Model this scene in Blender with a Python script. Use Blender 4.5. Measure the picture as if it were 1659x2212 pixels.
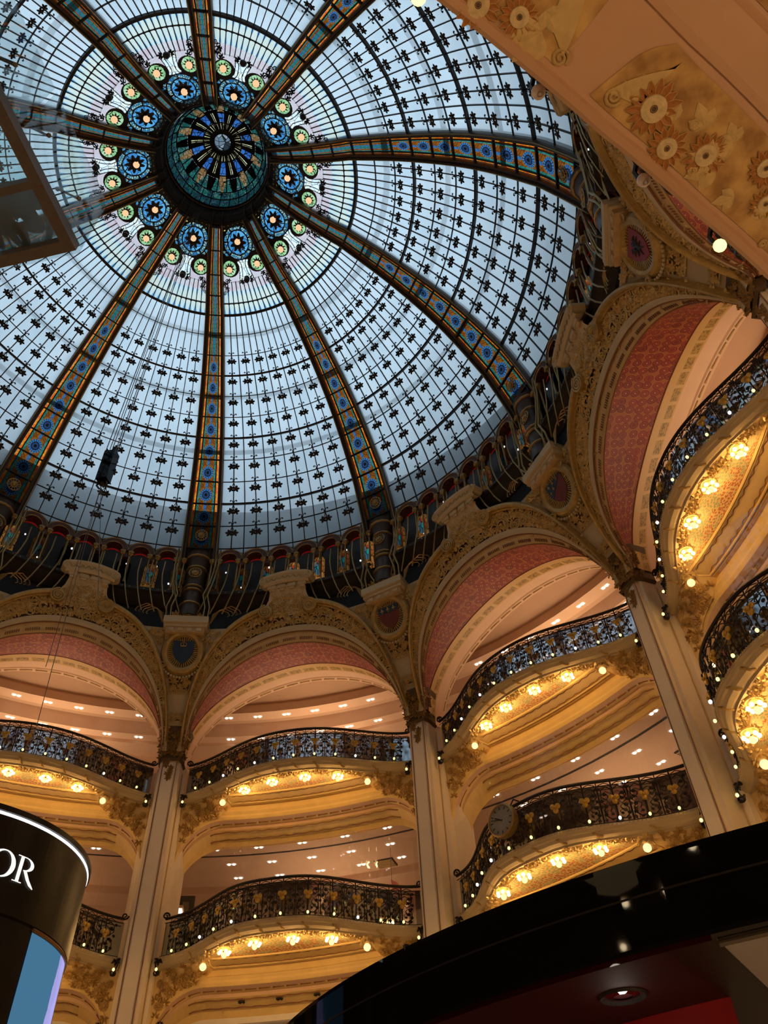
import bpy, math, random
import numpy as np
from mathutils import Matrix, Vector

for o in list(bpy.data.objects):
    bpy.data.objects.remove(o)
SC = bpy.context.scene
COL = SC.collection
random.seed(7)
RAD = math.pi / 180

# ------------------------------------------------------------------ camera
CAM_O = np.array([-8.0096, -3.0588, 1.6])
F_PX, AZ, EL, ROLL = 1705.47, -0.142457, 0.831247, -0.055697
_fw = np.array([math.cos(EL) * math.cos(AZ), math.cos(EL) * math.sin(AZ), math.sin(EL)])
_rt = np.array([math.sin(AZ), -math.cos(AZ), 0.0])
_up = np.cross(_rt, _fw)
_r2 = math.cos(ROLL) * _rt + math.sin(ROLL) * _up
_u2 = -math.sin(ROLL) * _rt + math.cos(ROLL) * _up
cam = bpy.data.cameras.new('camera')
cam.sensor_fit = 'HORIZONTAL'
cam.sensor_width = 36.0
cam.lens = F_PX / 1659.0 * 36.0
cam.clip_start = 0.05
cam.clip_end = 300
camo = bpy.data.objects.new('camera', cam)
COL.objects.link(camo)
camo.matrix_world = Matrix(((_r2[0], _u2[0], -_fw[0], CAM_O[0]), (_r2[1], _u2[1], -_fw[1], CAM_O[1]),
                            (_r2[2], _u2[2], -_fw[2], CAM_O[2]), (0, 0, 0, 1)))
SC.camera = camo

# ------------------------------------------------------------------ view, world
SC.view_settings.view_transform = 'Standard'
SC.view_settings.look = 'None'
SC.view_settings.gamma = 1.0
SC.view_settings.exposure = 0.38
SC.view_settings.use_curve_mapping = False
SC.cycles.use_denoising = True
SC.cycles.max_bounces = 5
SC.cycles.diffuse_bounces = 3
SC.cycles.glossy_bounces = 2
SC.cycles.transmission_bounces = 4
SC.cycles.transparent_max_bounces = 8
SC.cycles.use_adaptive_sampling = True
SC.cycles.adaptive_threshold = 0.08
SC.cycles.adaptive_min_samples = 12
SC.cycles.caustics_reflective = False
SC.cycles.caustics_refractive = False
SC.cycles.sample_clamp_indirect = 4.0
SC.cycles.use_light_tree = True

SKY_STRENGTH = 1.0
w = bpy.data.worlds.new('overcast_sky')
SC.world = w
w.use_nodes = True
nt = w.node_tree
nt.nodes.clear()
_out = nt.nodes.new('ShaderNodeOutputWorld')
_bg = nt.nodes.new('ShaderNodeBackground')
_tc = nt.nodes.new('ShaderNodeTexCoord')
_sep = nt.nodes.new('ShaderNodeSeparateXYZ')
_no = nt.nodes.new('ShaderNodeTexNoise')
_no.inputs['Scale'].default_value = 3.0
_no.inputs['Detail'].default_value = 4.0
_rmp = nt.nodes.new('ShaderNodeValToRGB')          # standard overcast: zenith about three times the horizon
_rmp.color_ramp.elements[0].position = 0.0
_rmp.color_ramp.elements[0].color = (0.24, 0.31, 0.36, 1)
_rmp.color_ramp.elements[1].position = 1.0
_rmp.color_ramp.elements[1].color = (0.76, 0.92, 1.06, 1)
_cr = nt.nodes.new('ShaderNodeMapRange')
_cr.inputs['From Min'].default_value = 0.3
_cr.inputs['From Max'].default_value = 0.7
_cr.inputs['To Min'].default_value = 0.82
_cr.inputs['To Max'].default_value = 1.15
_mul = nt.nodes.new('ShaderNodeMath')
_mul.operation = 'MULTIPLY'
_mul.inputs[1].default_value = SKY_STRENGTH
nt.links.new(_tc.outputs['Generated'], _sep.inputs[0])
nt.links.new(_tc.outputs['Generated'], _no.inputs['Vector'])
nt.links.new(_sep.outputs['Z'], _rmp.inputs[0])
nt.links.new(_no.outputs[0], _cr.inputs[0])
nt.links.new(_cr.outputs[0], _mul.inputs[0])
nt.links.new(_rmp.outputs[0], _bg.inputs['Color'])
nt.links.new(_mul.outputs[0], _bg.inputs['Strength'])
nt.links.new(_bg.outputs[0], _out.inputs[0])

# lamp powers (W)
P_CLUSTER, P_GLOBE, P_CROWN, P_ROOM3, P_ROOM2, P_HALL = 17.0, 5.0, 0.5, 70.0, 33.0, 30.0
WARM = (1.0, 0.58, 0.20)
ROOMC = (1.0, 0.71, 0.44)


# ------------------------------------------------------------------ geometry helpers
def C(r, deg, z):
    a = deg * RAD
    return np.array([r * math.cos(a), r * math.sin(a), z])


def nrm(v):
    v = np.asarray(v, float)
    return v / (np.linalg.norm(v) + 1e-12)


class FR:
    """local frame: origin o, axes u, v, w"""
    def __init__(s, o, u=(1, 0, 0), v=(0, 1, 0), w=(0, 0, 1)):
        s.o, s.u, s.v, s.w = [np.asarray(x, float) for x in (o, u, v, w)]

    def p(s, x, y, z=0.0):
        return s.o + x * s.u + y * s.v + z * s.w

    def mat(s, sc=1.0):
        m = Matrix.Identity(4)
        for i in range(3):
            m[i][0], m[i][1], m[i][2], m[i][3] = s.u[i] * sc, s.v[i] * sc, s.w[i] * sc, s.o[i]
        return m

    def rot(s, deg):
        a = deg * RAD
        return FR(s.o, s.u * math.cos(a) + s.v * math.sin(a), -s.u * math.sin(a) + s.v * math.cos(a), s.w)

    def at(s, x, y, z=0.0):
        return FR(s.p(x, y, z), s.u, s.v, s.w)


ID = FR((0, 0, 0))


class MB:
    def __init__(s):
        s.v, s.f, s.uv = [], [], []

    def add(s, pts, faces, uv=None):
        n = len(s.v)
        s.v.extend([tuple(p) for p in pts])
        s.uv.extend(uv if uv is not None else [(0.0, 0.0)] * len(pts))
        s.f.extend([tuple(i + n for i in f) for f in faces])

    def grid(s, fn, nu, nv, uvf=None):
        pts, uv = [], []
        for j in range(nv + 1):
            for i in range(nu + 1):
                a, b = i / nu, j / nv
                pts.append(fn(a, b))
                uv.append(uvf(a, b) if uvf else (a, b))
        q = nu + 1
        s.add(pts, [(j * q + i, j * q + i + 1, (j + 1) * q + i + 1, (j + 1) * q + i) for j in range(nv) for i in range(nu)], uv)
        return s

    def loft(s, rows, closed=False, uv=None):
        """rows: list of equally long point lists"""
        n, m = len(rows), len(rows[0])
        pts = [p for r in rows for p in r]
        fs = []
        for j in range(n - 1):
            for i in range(m if closed else m - 1):
                k = (i + 1) % m
                fs.append((j * m + i, j * m + k, (j + 1) * m + k, (j + 1) * m + i))
        s.add(pts, fs, uv)
        return s

    def box(s, fr, x0, x1, y0, y1, z0, z1):
        P = [fr.p(x, y, z) for z in (z0, z1) for y in (y0, y1) for x in (x0, x1)]
        s.add(P, [(0, 2, 3, 1), (4, 5, 7, 6), (0, 1, 5, 4), (2, 6, 7, 3), (0, 4, 6, 2), (1, 3, 7, 5)])
        return s

    def tube(s, pts, rad, n=5, cap=True):
        pts = [np.asarray(p, float) for p in pts]
        m = len(pts)
        rads = rad if isinstance(rad, (list, tuple)) else [rad] * m
        T = [nrm(pts[min(i + 1, m - 1)] - pts[max(i - 1, 0)]) for i in range(m)]
        ref = np.array([0, 0, 1.0]) if abs(T[0][2]) < 0.9 else np.array([1.0, 0, 0])
        U = nrm(np.cross(T[0], ref))
        rows = []
        for i in range(m):
            U = nrm(U - T[i] * (U @ T[i]))
            V = np.cross(T[i], U)
            rows.append([pts[i] + rads[i] * (math.cos(2 * math.pi * k / n) * U + math.sin(2 * math.pi * k / n) * V) for k in range(n)])
        b = len(s.v)
        s.loft(rows, closed=True)
        if cap:
            s.f.append(tuple(b + k for k in range(n - 1, -1, -1)))
            s.f.append(tuple(b + (m - 1) * n + k for k in range(n)))
        return s

    def bar(s, pts, nrms, w, d):
        """rectangular bar along pts, w across, d along the normal"""
        m = len(pts)
        rows = []
        for i in range(m):
            p = np.asarray(pts[i], float)
            t = nrm(np.asarray(pts[min(i + 1, m - 1)]) - np.asarray(pts[max(i - 1, 0)]))
            nn = nrm(nrms[i])
            x = nrm(np.cross(t, nn))
            rows.append([p + x * a + nn * b for a, b in ((-w, 0), (w, 0), (w, d), (-w, d))])
        b = len(s.v)
        s.loft(rows, closed=True)
        s.f.append((b + 3, b + 2, b + 1, b))
        s.f.append(tuple(b + (m - 1) * 4 + k for k in range(4)))
        return s

    def lathe(s, prof, n, fr=ID, a0=0.0, a1=360.0, cap=False):
        closed = abs(a1 - a0) >= 359.9
        k = n if closed else n + 1
        rows = [[fr.p(r * math.cos((a0 + (a1 - a0) * i / n) * RAD), r * math.sin((a0 + (a1 - a0) * i / n) * RAD), z) for i in range(k)] for r, z in prof]
        b = len(s.v)
        s.loft(rows, closed=closed)
        if cap:
            s.f.append(tuple(b + i for i in range(k)))
            s.f.append(tuple(b + (len(prof) - 1) * k + i for i in range(k - 1, -1, -1)))
        return s

    def sphere(s, c, r, nu=8, nv=6, fr=ID, sc=(1, 1, 1)):
        f2 = FR(np.asarray(c, float), fr.u, fr.v, fr.w)
        rows = []
        for j in range(1, nv):
            a = math.pi * j / nv
            rows.append([f2.p(r * sc[0] * math.sin(a) * math.cos(2 * math.pi * i / nu), r * sc[1] * math.sin(a) * math.sin(2 * math.pi * i / nu), r * sc[2] * math.cos(a)) for i in range(nu)])
        b = len(s.v)
        s.loft(rows, closed=True)
        t = len(s.v)
        s.v += [tuple(f2.p(0, 0, r * sc[2])), tuple(f2.p(0, 0, -r * sc[2]))]
        s.uv += [(0, 0), (0, 0)]
        for i in range(nu):
            s.f.append((t, b + i, b + (i + 1) % nu))
            s.f.append((t + 1, b + (nv - 2) * nu + (i + 1) % nu, b + (nv - 2) * nu + i))
        return s

    def prism(s, out, z0, z1, fr=ID):
        """extruded 2-D outline, front at z1 (frame w)"""
        n = len(out)
        P = [fr.p(x, y, z0) for x, y in out] + [fr.p(x, y, z1) for x, y in out]
        s.add(P, [tuple(range(n - 1, -1, -1)), tuple(range(n, 2 * n))] + [(i, (i + 1) % n, n + (i + 1) % n, n + i) for i in range(n)],
              [(x, y) for x, y in out] * 2)
        return s

    def leaf(s, fr, L, W, h):
        """pointed leaf along +v with a raised midrib"""
        P = [fr.p(0, 0, 0), fr.p(-W * .78, L * .34, 0), fr.p(-W * .92, L * .62, 0), fr.p(0, L, 0.1 * h), fr.p(W * .92, L * .62, 0), fr.p(W * .78, L * .34, 0), fr.p(0, L * .36, h), fr.p(0, L * .66, h * .9)]
        s.add(P, [(0, 6, 1), (1, 6, 7, 2), (2, 7, 3), (3, 7, 4), (4, 7, 6, 5), (5, 6, 0)])
        return s

    def palm(s, fr, L, n=5, spread=220, W=0.2, h=0.18):
        for k in range(n):
            a = (k / (n - 1) - .5) * spread if n > 1 else 0
            l = L * (1 - .28 * abs(k / (n - 1) - .5) * 2 if n > 1 else 1)
            s.leaf(fr.rot(a), l, L * W, L * h)
        return s

    def spiral(s, fr, R, turns=1.8, rad=.02, n=4, seg=22, sign=1, taper=True):
        pts, rr = [], []
        for i in range(seg + 1):
            t = i / seg
            a = sign * turns * 2 * math.pi * t
            r = R * (1 - .88 * t)
            pts.append(fr.p(r * math.cos(a), r * math.sin(a), 0))
            rr.append(rad * (1 - .4 * t) if taper else rad)
        return s.tube(pts, rr, n)

    def daisy(s, fr, R, n=11, inner=.42):
        for k in range(n):
            a = 360 * k / n
            f2 = fr.rot(a)
            P = [f2.p(-R * .10, R * inner * .8, .02 * R), f2.p(R * .10, R * inner * .8, .02 * R), f2.p(R * .17, R * .78, R * .16), f2.p(0, R, R * .05), f2.p(-R * .17, R * .78, R * .16), f2.p(0, R * .7, R * .08)]
            s.add(P, [(0, 1, 5), (1, 2, 5), (2, 3, 5), (3, 4, 5), (4, 0, 5)])
        s.lathe([(R * inner, 0), (R * inner, R * .16), (R * inner * .75, R * .24), (R * .16, R * .17), (0.001, R * .15)], 12, fr)
        return s

    def mesh(s, name, mat, off=(0, 0, 0), smooth=False):
        me = bpy.data.meshes.new(name)
        V = np.array(s.v, float) - np.asarray(off, float)
        me.from_pydata([tuple(p) for p in V], [], s.f)
        if any(u != (0.0, 0.0) for u in s.uv):
            uvl = me.uv_layers.new(name='UVMap')
            idx = np.zeros(len(me.loops), dtype=np.int32)
            me.loops.foreach_get('vertex_index', idx)
            uvl.data.foreach_set('uv', np.array(s.uv, dtype=np.float32)[idx].ravel())
        if smooth:
            me.polygons.foreach_set('use_smooth', [True] * len(me.polygons))
        for m in (mat if isinstance(mat, (list, tuple)) else [mat]):
            me.materials.append(m)
        return me


BASE = {}
OWN = set()


def _link(o, parent):
    COL.objects.link(o)
    if parent is not None:
        o.parent = parent
        BASE[o.name] = BASE[parent.name]


def part(name, mb, mat, parent, smooth=False, label=None, kind=None):
    """mesh part whose coordinates are given in bay space of its thing"""
    o = bpy.data.objects.new(name, mb.mesh(name, mat, BASE[parent.name], smooth))
    if name not in ('pane', 'crown_pane'):
        OWN.add(o.data.name)
    _link(o, parent)
    if label:
        o['label'] = label
    if kind:
        o['kind'] = kind
    return o


def piece(name, me, parent, fr, sc=1.0, label=None):
    """shared mesh placed by a bay-space frame"""
    o = bpy.data.objects.new(name, me)
    _link(o, parent)
    m = fr.mat(sc)
    b = BASE[parent.name]
    for i in range(3):
        m[i][3] -= b[i]
    o.matrix_local = m
    if label:
        o['label'] = label
    return o


def tag(o, label, cat, group=None, kind=None):
    o['label'] = label
    o['category'] = cat
    if group:
        o['group'] = group
    if kind:
        o['kind'] = kind
    return o


def thing(name, label, cat, base=(0, 0, 0), theta=0.0, group=None, kind=None):
    """Empty at the thing's base; base is given in bay space (bay centre on +x), theta turns the bay about the dome axis"""
    o = bpy.data.objects.new(name, None)
    o.empty_display_size = .2
    COL.objects.link(o)
    BASE[o.name] = np.asarray(base, float)
    turn(o, theta)
    return tag(o, label, cat, group, kind)


def turn(o, theta):
    b = BASE[o.name]
    a = theta * RAD
    o.location = (b[0] * math.cos(a) - b[1] * math.sin(a), b[0] * math.sin(a) + b[1] * math.cos(a), b[2])
    o.rotation_euler = (0, 0, a)


def single(name, mb, mat, label, cat, base=(0, 0, 0), theta=0.0, group=None, kind=None, smooth=False):
    o = bpy.data.objects.new(name, mb.mesh(name, mat, base, smooth))
    COL.objects.link(o)
    BASE[o.name] = np.asarray(base, float)
    turn(o, theta)
    return tag(o, label, cat, group, kind)


KIDS = {}


def kids(o):
    return [c for c in bpy.data.objects if c.parent == o]


def copy_tree(src, tree, theta=None, label=None, parent=None):
    c = src.copy()
    if src.data is not None and src.data.name in OWN:
        c.data = src.data.copy()      # long parts keep their own mesh, small pieces share theirs
    COL.objects.link(c)
    if parent is not None:
        c.parent = parent
    else:
        BASE[c.name] = BASE[src.name]
        if theta is not None:
            turn(c, theta)
        if label:
            c['label'] = label
    for k in tree.get(src.name, ()):
        copy_tree(k, tree, parent=c)
    return c


def tree_of(root):
    allk = {}
    for o in bpy.data.objects:
        if o.parent is not None:
            allk.setdefault(o.parent.name, []).append(o)
    return allk


def repeat(root, thetas_labels):
    """first entry turns the prototype itself, the others are copies"""
    tr = tree_of(root)
    out = []
    for i, (th, lb) in enumerate(thetas_labels):
        if i == 0:
            turn(root, th)
            root['label'] = lb
            out.append(root)
        else:
            out.append(copy_tree(root, tr, th, lb))
    return out


def point_light(name, loc, power, color, radius, parent=None):
    l = bpy.data.lights.new(name, 'POINT')
    l.energy = power
    l.color = color
    l.shadow_soft_size = radius
    o = bpy.data.objects.new(name, l)
    COL.objects.link(o)
    if parent is not None:
        o.parent = parent
        b = BASE[parent.name]
        o.location = tuple(np.asarray(loc) - b)
        BASE[o.name] = b
    else:
        o.location = tuple(loc)
    return o


def area_light(name, loc, direction, sx, sy, power, color):
    l = bpy.data.lights.new(name, 'AREA')
    l.shape = 'RECTANGLE'
    l.size, l.size_y = sx, sy
    l.energy = power
    l.color = color
    o = bpy.data.objects.new(name, l)
    COL.objects.link(o)
    o.location = tuple(loc)
    o.rotation_euler = Vector(direction).to_track_quat('-Z', 'Y').to_euler()
    return o


# ------------------------------------------------------------------ materials
class NT:
    def __init__(s, name):
        s.m = bpy.data.materials.new(name)
        s.m.use_nodes = True
        s.t = s.m.node_tree
        s.t.nodes.clear()
        s.out = s.n('ShaderNodeOutputMaterial')

    def n(s, k, **kw):
        x = s.t.nodes.new(k)
        for a, b in kw.items():
            setattr(x, a, b)
        return x

    def l(s, a, b):
        s.t.links.new(a, b)

    def val(s, sock, v):
        if isinstance(v, bpy.types.NodeSocket):
            s.l(v, sock)
        else:
            sock.default_value = v

    def m_(s, op, a, b=0.0, c=0.0):
        x = s.n('ShaderNodeMath', operation=op)
        s.val(x.inputs[0], a)
        s.val(x.inputs[1], b)
        s.val(x.inputs[2], c)
        return x.outputs[0]

    def mix(s, f, a, b):
        x = s.n('ShaderNodeMix', data_type='RGBA')
        s.val(x.inputs[0], f)
        s.val(x.inputs[6], a if isinstance(a, bpy.types.NodeSocket) else (*a[:3], 1))
        s.val(x.inputs[7], b if isinstance(b, bpy.types.NodeSocket) else (*b[:3], 1))
        return x.outputs[2]

    def lt(s, a, b):
        return s.m_('LESS_THAN', a, b)

    def noise(s, vec, scale, detail=3.0):
        x = s.n('ShaderNodeTexNoise')
        x.inputs['Scale'].default_value = scale
        x.inputs['Detail'].default_value = detail
        if vec is not None:
            s.l(vec, x.inputs['Vector'])
        return x.outputs[0]

    def coord(s, k='Object'):
        return s.n('ShaderNodeTexCoord').outputs[k]

    def uvsep(s):
        x = s.n('ShaderNodeSeparateXYZ')
        s.l(s.coord('UV'), x.inputs[0])
        return x.outputs[0], x.outputs[1]

    def voro(s, vec, scale, feature='F1', rnd=1.0, dim='3D'):
        x = s.n('ShaderNodeTexVoronoi', feature=feature, voronoi_dimensions=dim)
        x.inputs['Scale'].default_value = scale
        x.inputs['Randomness'].default_value = rnd
        s.l(vec, x.inputs['Vector'])
        return x

    def bsdf(s, col, rough=.6, metal=0.0, spec=.5, bump=None, bs=.3):
        b = s.n('ShaderNodeBsdfPrincipled')
        s.val(b.inputs['Base Color'], col if isinstance(col, bpy.types.NodeSocket) else (*col[:3], 1))
        s.val(b.inputs['Roughness'], rough)
        b.inputs['Metallic'].default_value = metal
        b.inputs['Specular IOR Level'].default_value = spec
        if bump is not None:
            bp = s.n('ShaderNodeBump')
            bp.inputs['Strength'].default_value = bs
            bp.inputs['Distance'].default_value = .02
            s.l(bump, bp.inputs['Height'])
            s.l(bp.outputs[0], b.inputs['Normal'])
        s.l(b.outputs[0], s.out.inputs[0])
        return s.m

    def glass(s, col, trans=.45, gloss=0.0):
        """frosted pane: part clear, part diffusing"""
        a = s.n('ShaderNodeBsdfTransparent')
        b = s.n('ShaderNodeBsdfTranslucent')
        for x in (a, b):
            s.val(x.inputs[0], col if isinstance(col, bpy.types.NodeSocket) else (*col[:3], 1))
        mx = s.n('ShaderNodeMixShader')
        mx.inputs[0].default_value = 1 - trans
        s.l(a.outputs[0], mx.inputs[1])
        s.l(b.outputs[0], mx.inputs[2])
        sh = mx.outputs[0]
        if gloss > 0:
            g = s.n('ShaderNodeBsdfGlossy')
            g.inputs['Roughness'].default_value = .12
            m2 = s.n('ShaderNodeMixShader')
            m2.inputs[0].default_value = gloss
            s.l(sh, m2.inputs[1])
            s.l(g.outputs[0], m2.inputs[2])
            sh = m2.outputs[0]
        s.l(sh, s.out.inputs[0])
        return s.m


def plain(name, col, rough=.6, metal=0.0, var=.12, scale=6.0, bump=0.0, spec=.4):
    t = NT(name)
    co = t.coord()
    n = t.noise(co, scale)
    c2 = tuple(c * (1 - var * 1.6) for c in col)
    c3 = tuple(min(1, c * (1 + var)) for c in col)
    return t.bsdf(t.mix(n, c2, c3), rough, metal, spec, n if bump else None, bump)


def emit(name, col, strength):
    t = NT(name)
    e = t.n('ShaderNodeEmission')
    e.inputs[0].default_value = (*col, 1)
    e.inputs[1].default_value = strength
    t.l(e.outputs[0], t.out.inputs[0])
    t.m.cycles.emission_sampling = 'NONE'
    return t.m


M = {}
M['iron'] = plain('dark_bronze_iron', (.022, .014, .010), .45, .35)
M['ribiron'] = plain('brown_rib_iron', (.060, .034, .020), .42, .35)
M['brass'] = plain('dull_brass', (.40, .25, .09), .34, .7)
M['brown'] = plain('red_brown_hood', (.10, .040, .026), .5, .1, .3, 25)
M['dark'] = plain('dark_gallery_wall', (.012, .009, .008), .6)
M['cream'] = plain('aged_cream_plaster', (.54, .41, .24), .75, 0, .10, 3.5)
M['pink'] = plain('salmon_plaster', (.62, .39, .25), .85, 0, .05, 2)
M['pier'] = plain('pale_pier_paint', (.70, .56, .40), .6, 0, .06, 2)
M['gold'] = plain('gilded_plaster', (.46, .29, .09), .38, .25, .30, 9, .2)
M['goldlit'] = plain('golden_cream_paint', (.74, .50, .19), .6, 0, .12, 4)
M['relief'] = plain('ochre_relief', (.46, .26, .065), .55, 0, .25, 14)
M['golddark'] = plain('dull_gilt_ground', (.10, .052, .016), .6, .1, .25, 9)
M['leafgold'] = plain('leaf_gilt', (.60, .40, .15), .40, .2, .25, 7)
M['capgilt'] = plain('dark_capital_gilt', (.26, .145, .045), .4, .3, .3, 9)
M['dimslab'] = plain('dimmed_slab', (.05, .03, .018), .6)  # slab colour darkened to keep it dim in the canopy reflection
M['tan'] = plain('tan_band', (.52, .33, .14), .6, 0, .15, 8)
M['paletan'] = plain('pale_tan_band', (.60, .40, .18), .6, 0, .1, 8)
M['wine'] = plain('brown_painted_line', (.22, .085, .03), .6)
M['shield_blue'] = plain('dark_blue_enamel', (.016, .040, .085), .5)
M['shield_red'] = plain('maroon_enamel', (.15, .028, .018), .5, 0, .3, 18)
M['crimson'] = plain('crimson_enamel', (.24, .022, .020), .5)
M['black'] = plain('black_gloss_lacquer', (.003, .0027, .0027), .03, 0, .1, 5, 0, .045)
M['satin'] = plain('black_satin_lacquer', (.006, .005, .0045), .32, 0, .1, 5, 0, .25)
M['blackmat'] = plain('black_matt_paint', (.010, .008, .007), .5)
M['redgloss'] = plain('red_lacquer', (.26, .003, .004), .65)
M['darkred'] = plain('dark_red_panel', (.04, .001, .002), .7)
M['steel'] = plain('brushed_steel_frame', (.17, .14, .115), .4, .4, .1, 20)
M['cable'] = plain('steel_cable', (.16, .15, .15), .5, .5)
M['white'] = plain('white_plaster', (.80, .70, .58), .8, 0, .04)
M['floor'] = plain('pale_stone_floor', (.55, .45, .36), .4, 0, .1, 1.5)
M['wall'] = plain('warm_back_wall', (.60, .43, .31), .85, 0, .06, .8)
M['leaded'] = plain('ceiling_slot', (.04, .03, .025), .8)
M['flag'] = plain('pink_fabric', (.62, .20, .20), .8)
M['skin'] = plain('skin', (.45, .27, .20), .6)
M['cloth'] = plain('dark_clothing', (.03, .03, .035), .8)
M['bulb'] = emit('warm_bulb', (1.0, .72, .32), 5.0)
M['globe'] = emit('frosted_globe', (1.0, .62, .25), 1.6)
M['crownlamp'] = emit('crown_globe', (1.0, .60, .33), .80)
M['railbulb'] = emit('small_rail_bulb', (1.0, .80, .22), 2.2)
M['coldbulb'] = emit('white_rail_bulb', (1.0, .92, .85), 1.8)
M['mirrored'] = emit('bare_filament_globe', (1.0, .75, .45), 130.0)
M['spot'] = emit('downlight_lens', (1.0, .85, .75), 6.0)
M['led'] = emit('led_strip', (1.0, .97, 1.0), 2.2)
M['letter'] = emit('lit_letter', (.95, .90, .82), .9)
M['unlit'] = plain('unlit_frosted_globe', (.72, .60, .55), .3)
M['panel'] = emit('ceiling_light_panel', (1.0, .9, .8), 2.0)

t = NT('pale_dome_glass')
_r = t.n('ShaderNodeObjectInfo').outputs['Random']
_n = t.noise(t.coord('Object'), 1.3, 4)
_f = t.m_('ADD', t.m_('MULTIPLY', _r, .35), t.m_('MULTIPLY', _n, .75))
M['pane'] = t.glass(t.mix(_f, (.62, .74, .82), (.88, .95, .98)), .22)


def petal_mat(name, c1, c2, c3):
    t = NT(name)
    u, v = t.uvsep()
    du = t.m_('ABSOLUTE', t.m_('SUBTRACT', u, .5))
    lim = t.m_('MULTIPLY', t.m_('SQRT', t.m_('MAXIMUM', t.m_('SUBTRACT', 1.0, v), 0.0)), .5)
    inside = t.lt(du, lim)
    n = t.noise(t.coord('Object'), 5)
    base = t.mix(n, c1, c2)
    rnd = t.n('ShaderNodeObjectInfo').outputs['Random']
    return t.glass(t.mix(inside, c3, t.mix(t.m_('MULTIPLY', rnd, .35), base, (.95, .85, .62))), .45)


M['petal'] = petal_mat('pale_petal_glass', (.58, .74, .70), (.76, .80, .74), (.22, .46, .70))
t = NT('lilac_glass')
_v = t.voro(t.coord('Object'), 9.0)
_n = t.n('ShaderNodeObjectInfo').outputs['Random']
M['lilac'] = t.glass(t.mix(_v.outputs['Color'], t.mix(_n, (.66, .47, .52), (.74, .58, .60)), (.74, .74, .73)), .45)


def stained(name, cols, scale, trans=.6, lead=.06, vec='UV', rnd=1.0):
    """small leaded pieces of coloured glass"""
    t = NT(name)
    co = t.coord(vec)
    dm = '2D' if vec == 'UV' else '3D'
    v = t.voro(co, scale, 'F1', rnd, dm)
    e = t.voro(co, scale, 'DISTANCE_TO_EDGE', rnd, dm)
    rmp = t.n('ShaderNodeValToRGB')
    rmp.color_ramp.interpolation = 'CONSTANT'
    el = rmp.color_ramp.elements
    while len(el) < len(cols):
        el.new(.5)
    for i, c in enumerate(cols):
        el[i].position = i / len(cols)
        el[i].color = (*c, 1)
    sp = t.n('ShaderNodeSeparateColor')
    t.l(v.outputs['Color'], sp.inputs[0])
    t.l(sp.outputs[0], rmp.inputs[0])
    return t.glass(t.mix(t.lt(e.outputs['Distance'], lead), rmp.outputs[0], (.01, .008, .006)), trans)


M['ember'] = stained('ember_border_glass', [(1, .16, .01), (.95, .05, .01), (1, .30, .02), (.80, .02, .04), (1, .20, .01)], 9.0, .8, .03)
M['blueglass'] = stained('blue_medallion_glass', [(0.072, 0.302, 0.576), (0.115, 0.396, 0.634), (0.058, 0.245, 0.504)], 5.0, .7, .03, 'Object')
M['dotglass'] = stained('blue_dotted_glass', [(0.031, 0.186, 0.384), (0.217, 0.446, 0.484), (0.062, 0.279, 0.465), (0.341, 0.496, 0.446)], 16.0, .7, .08, 'Object')
M['greenglass'] = stained('lime_rosette_glass', [(0.375, 0.637, 0.285), (0.465, 0.675, 0.375), (0.300, 0.540, 0.225)], 7.0, .7, .03, 'Object')
M['vaseglass'] = stained('white_vase_glass', [(.90, .95, .95), (.80, .90, .92), (.93, .92, .80)], 6.0, .55, .02, 'Object')
M['yellow'] = stained('yellow_glass', [(.95, .80, .25), (.90, .65, .15)], 8.0, .7, .03, 'Object')
M['teal'] = stained('teal_mosaic_glass', [(0.006, 0.055, 0.072), (0.008, 0.083, 0.083), (0.006, 0.036, 0.066), (0.014, 0.094, 0.074), (0.028, 0.083, 0.099)], 16.0, .6, .09, 'Object')
M['jade'] = stained('jade_glass', [(0.015, 0.126, 0.102), (0.024, 0.150, 0.120), (0.009, 0.090, 0.084), (0.090, 0.165, 0.144)], 13.0, .6, .06, 'Object')
M['amber'] = stained('amber_glass', [(0.289, 0.158, 0.063), (0.326, 0.189, 0.084), (0.252, 0.126, 0.048)], 9.0, .6, .05, 'Object')
M['cobalt'] = stained('cobalt_glass', [(0.027, 0.115, 0.378), (0.042, 0.147, 0.420), (0.021, 0.095, 0.326)], 7.0, .6, .05, 'Object')
M['straw'] = stained('straw_glass', [(0.562, 0.525, 0.262), (0.615, 0.570, 0.338)], 6.0, .6, .02, 'Object')
M['lens'] = stained('oculus_glass', [(0.025, 0.035, 0.045), (0.150, 0.190, 0.225), (0.010, 0.010, 0.015), (0.275, 0.310, 0.350)], 7.0, .7, .05, 'Object')


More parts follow.
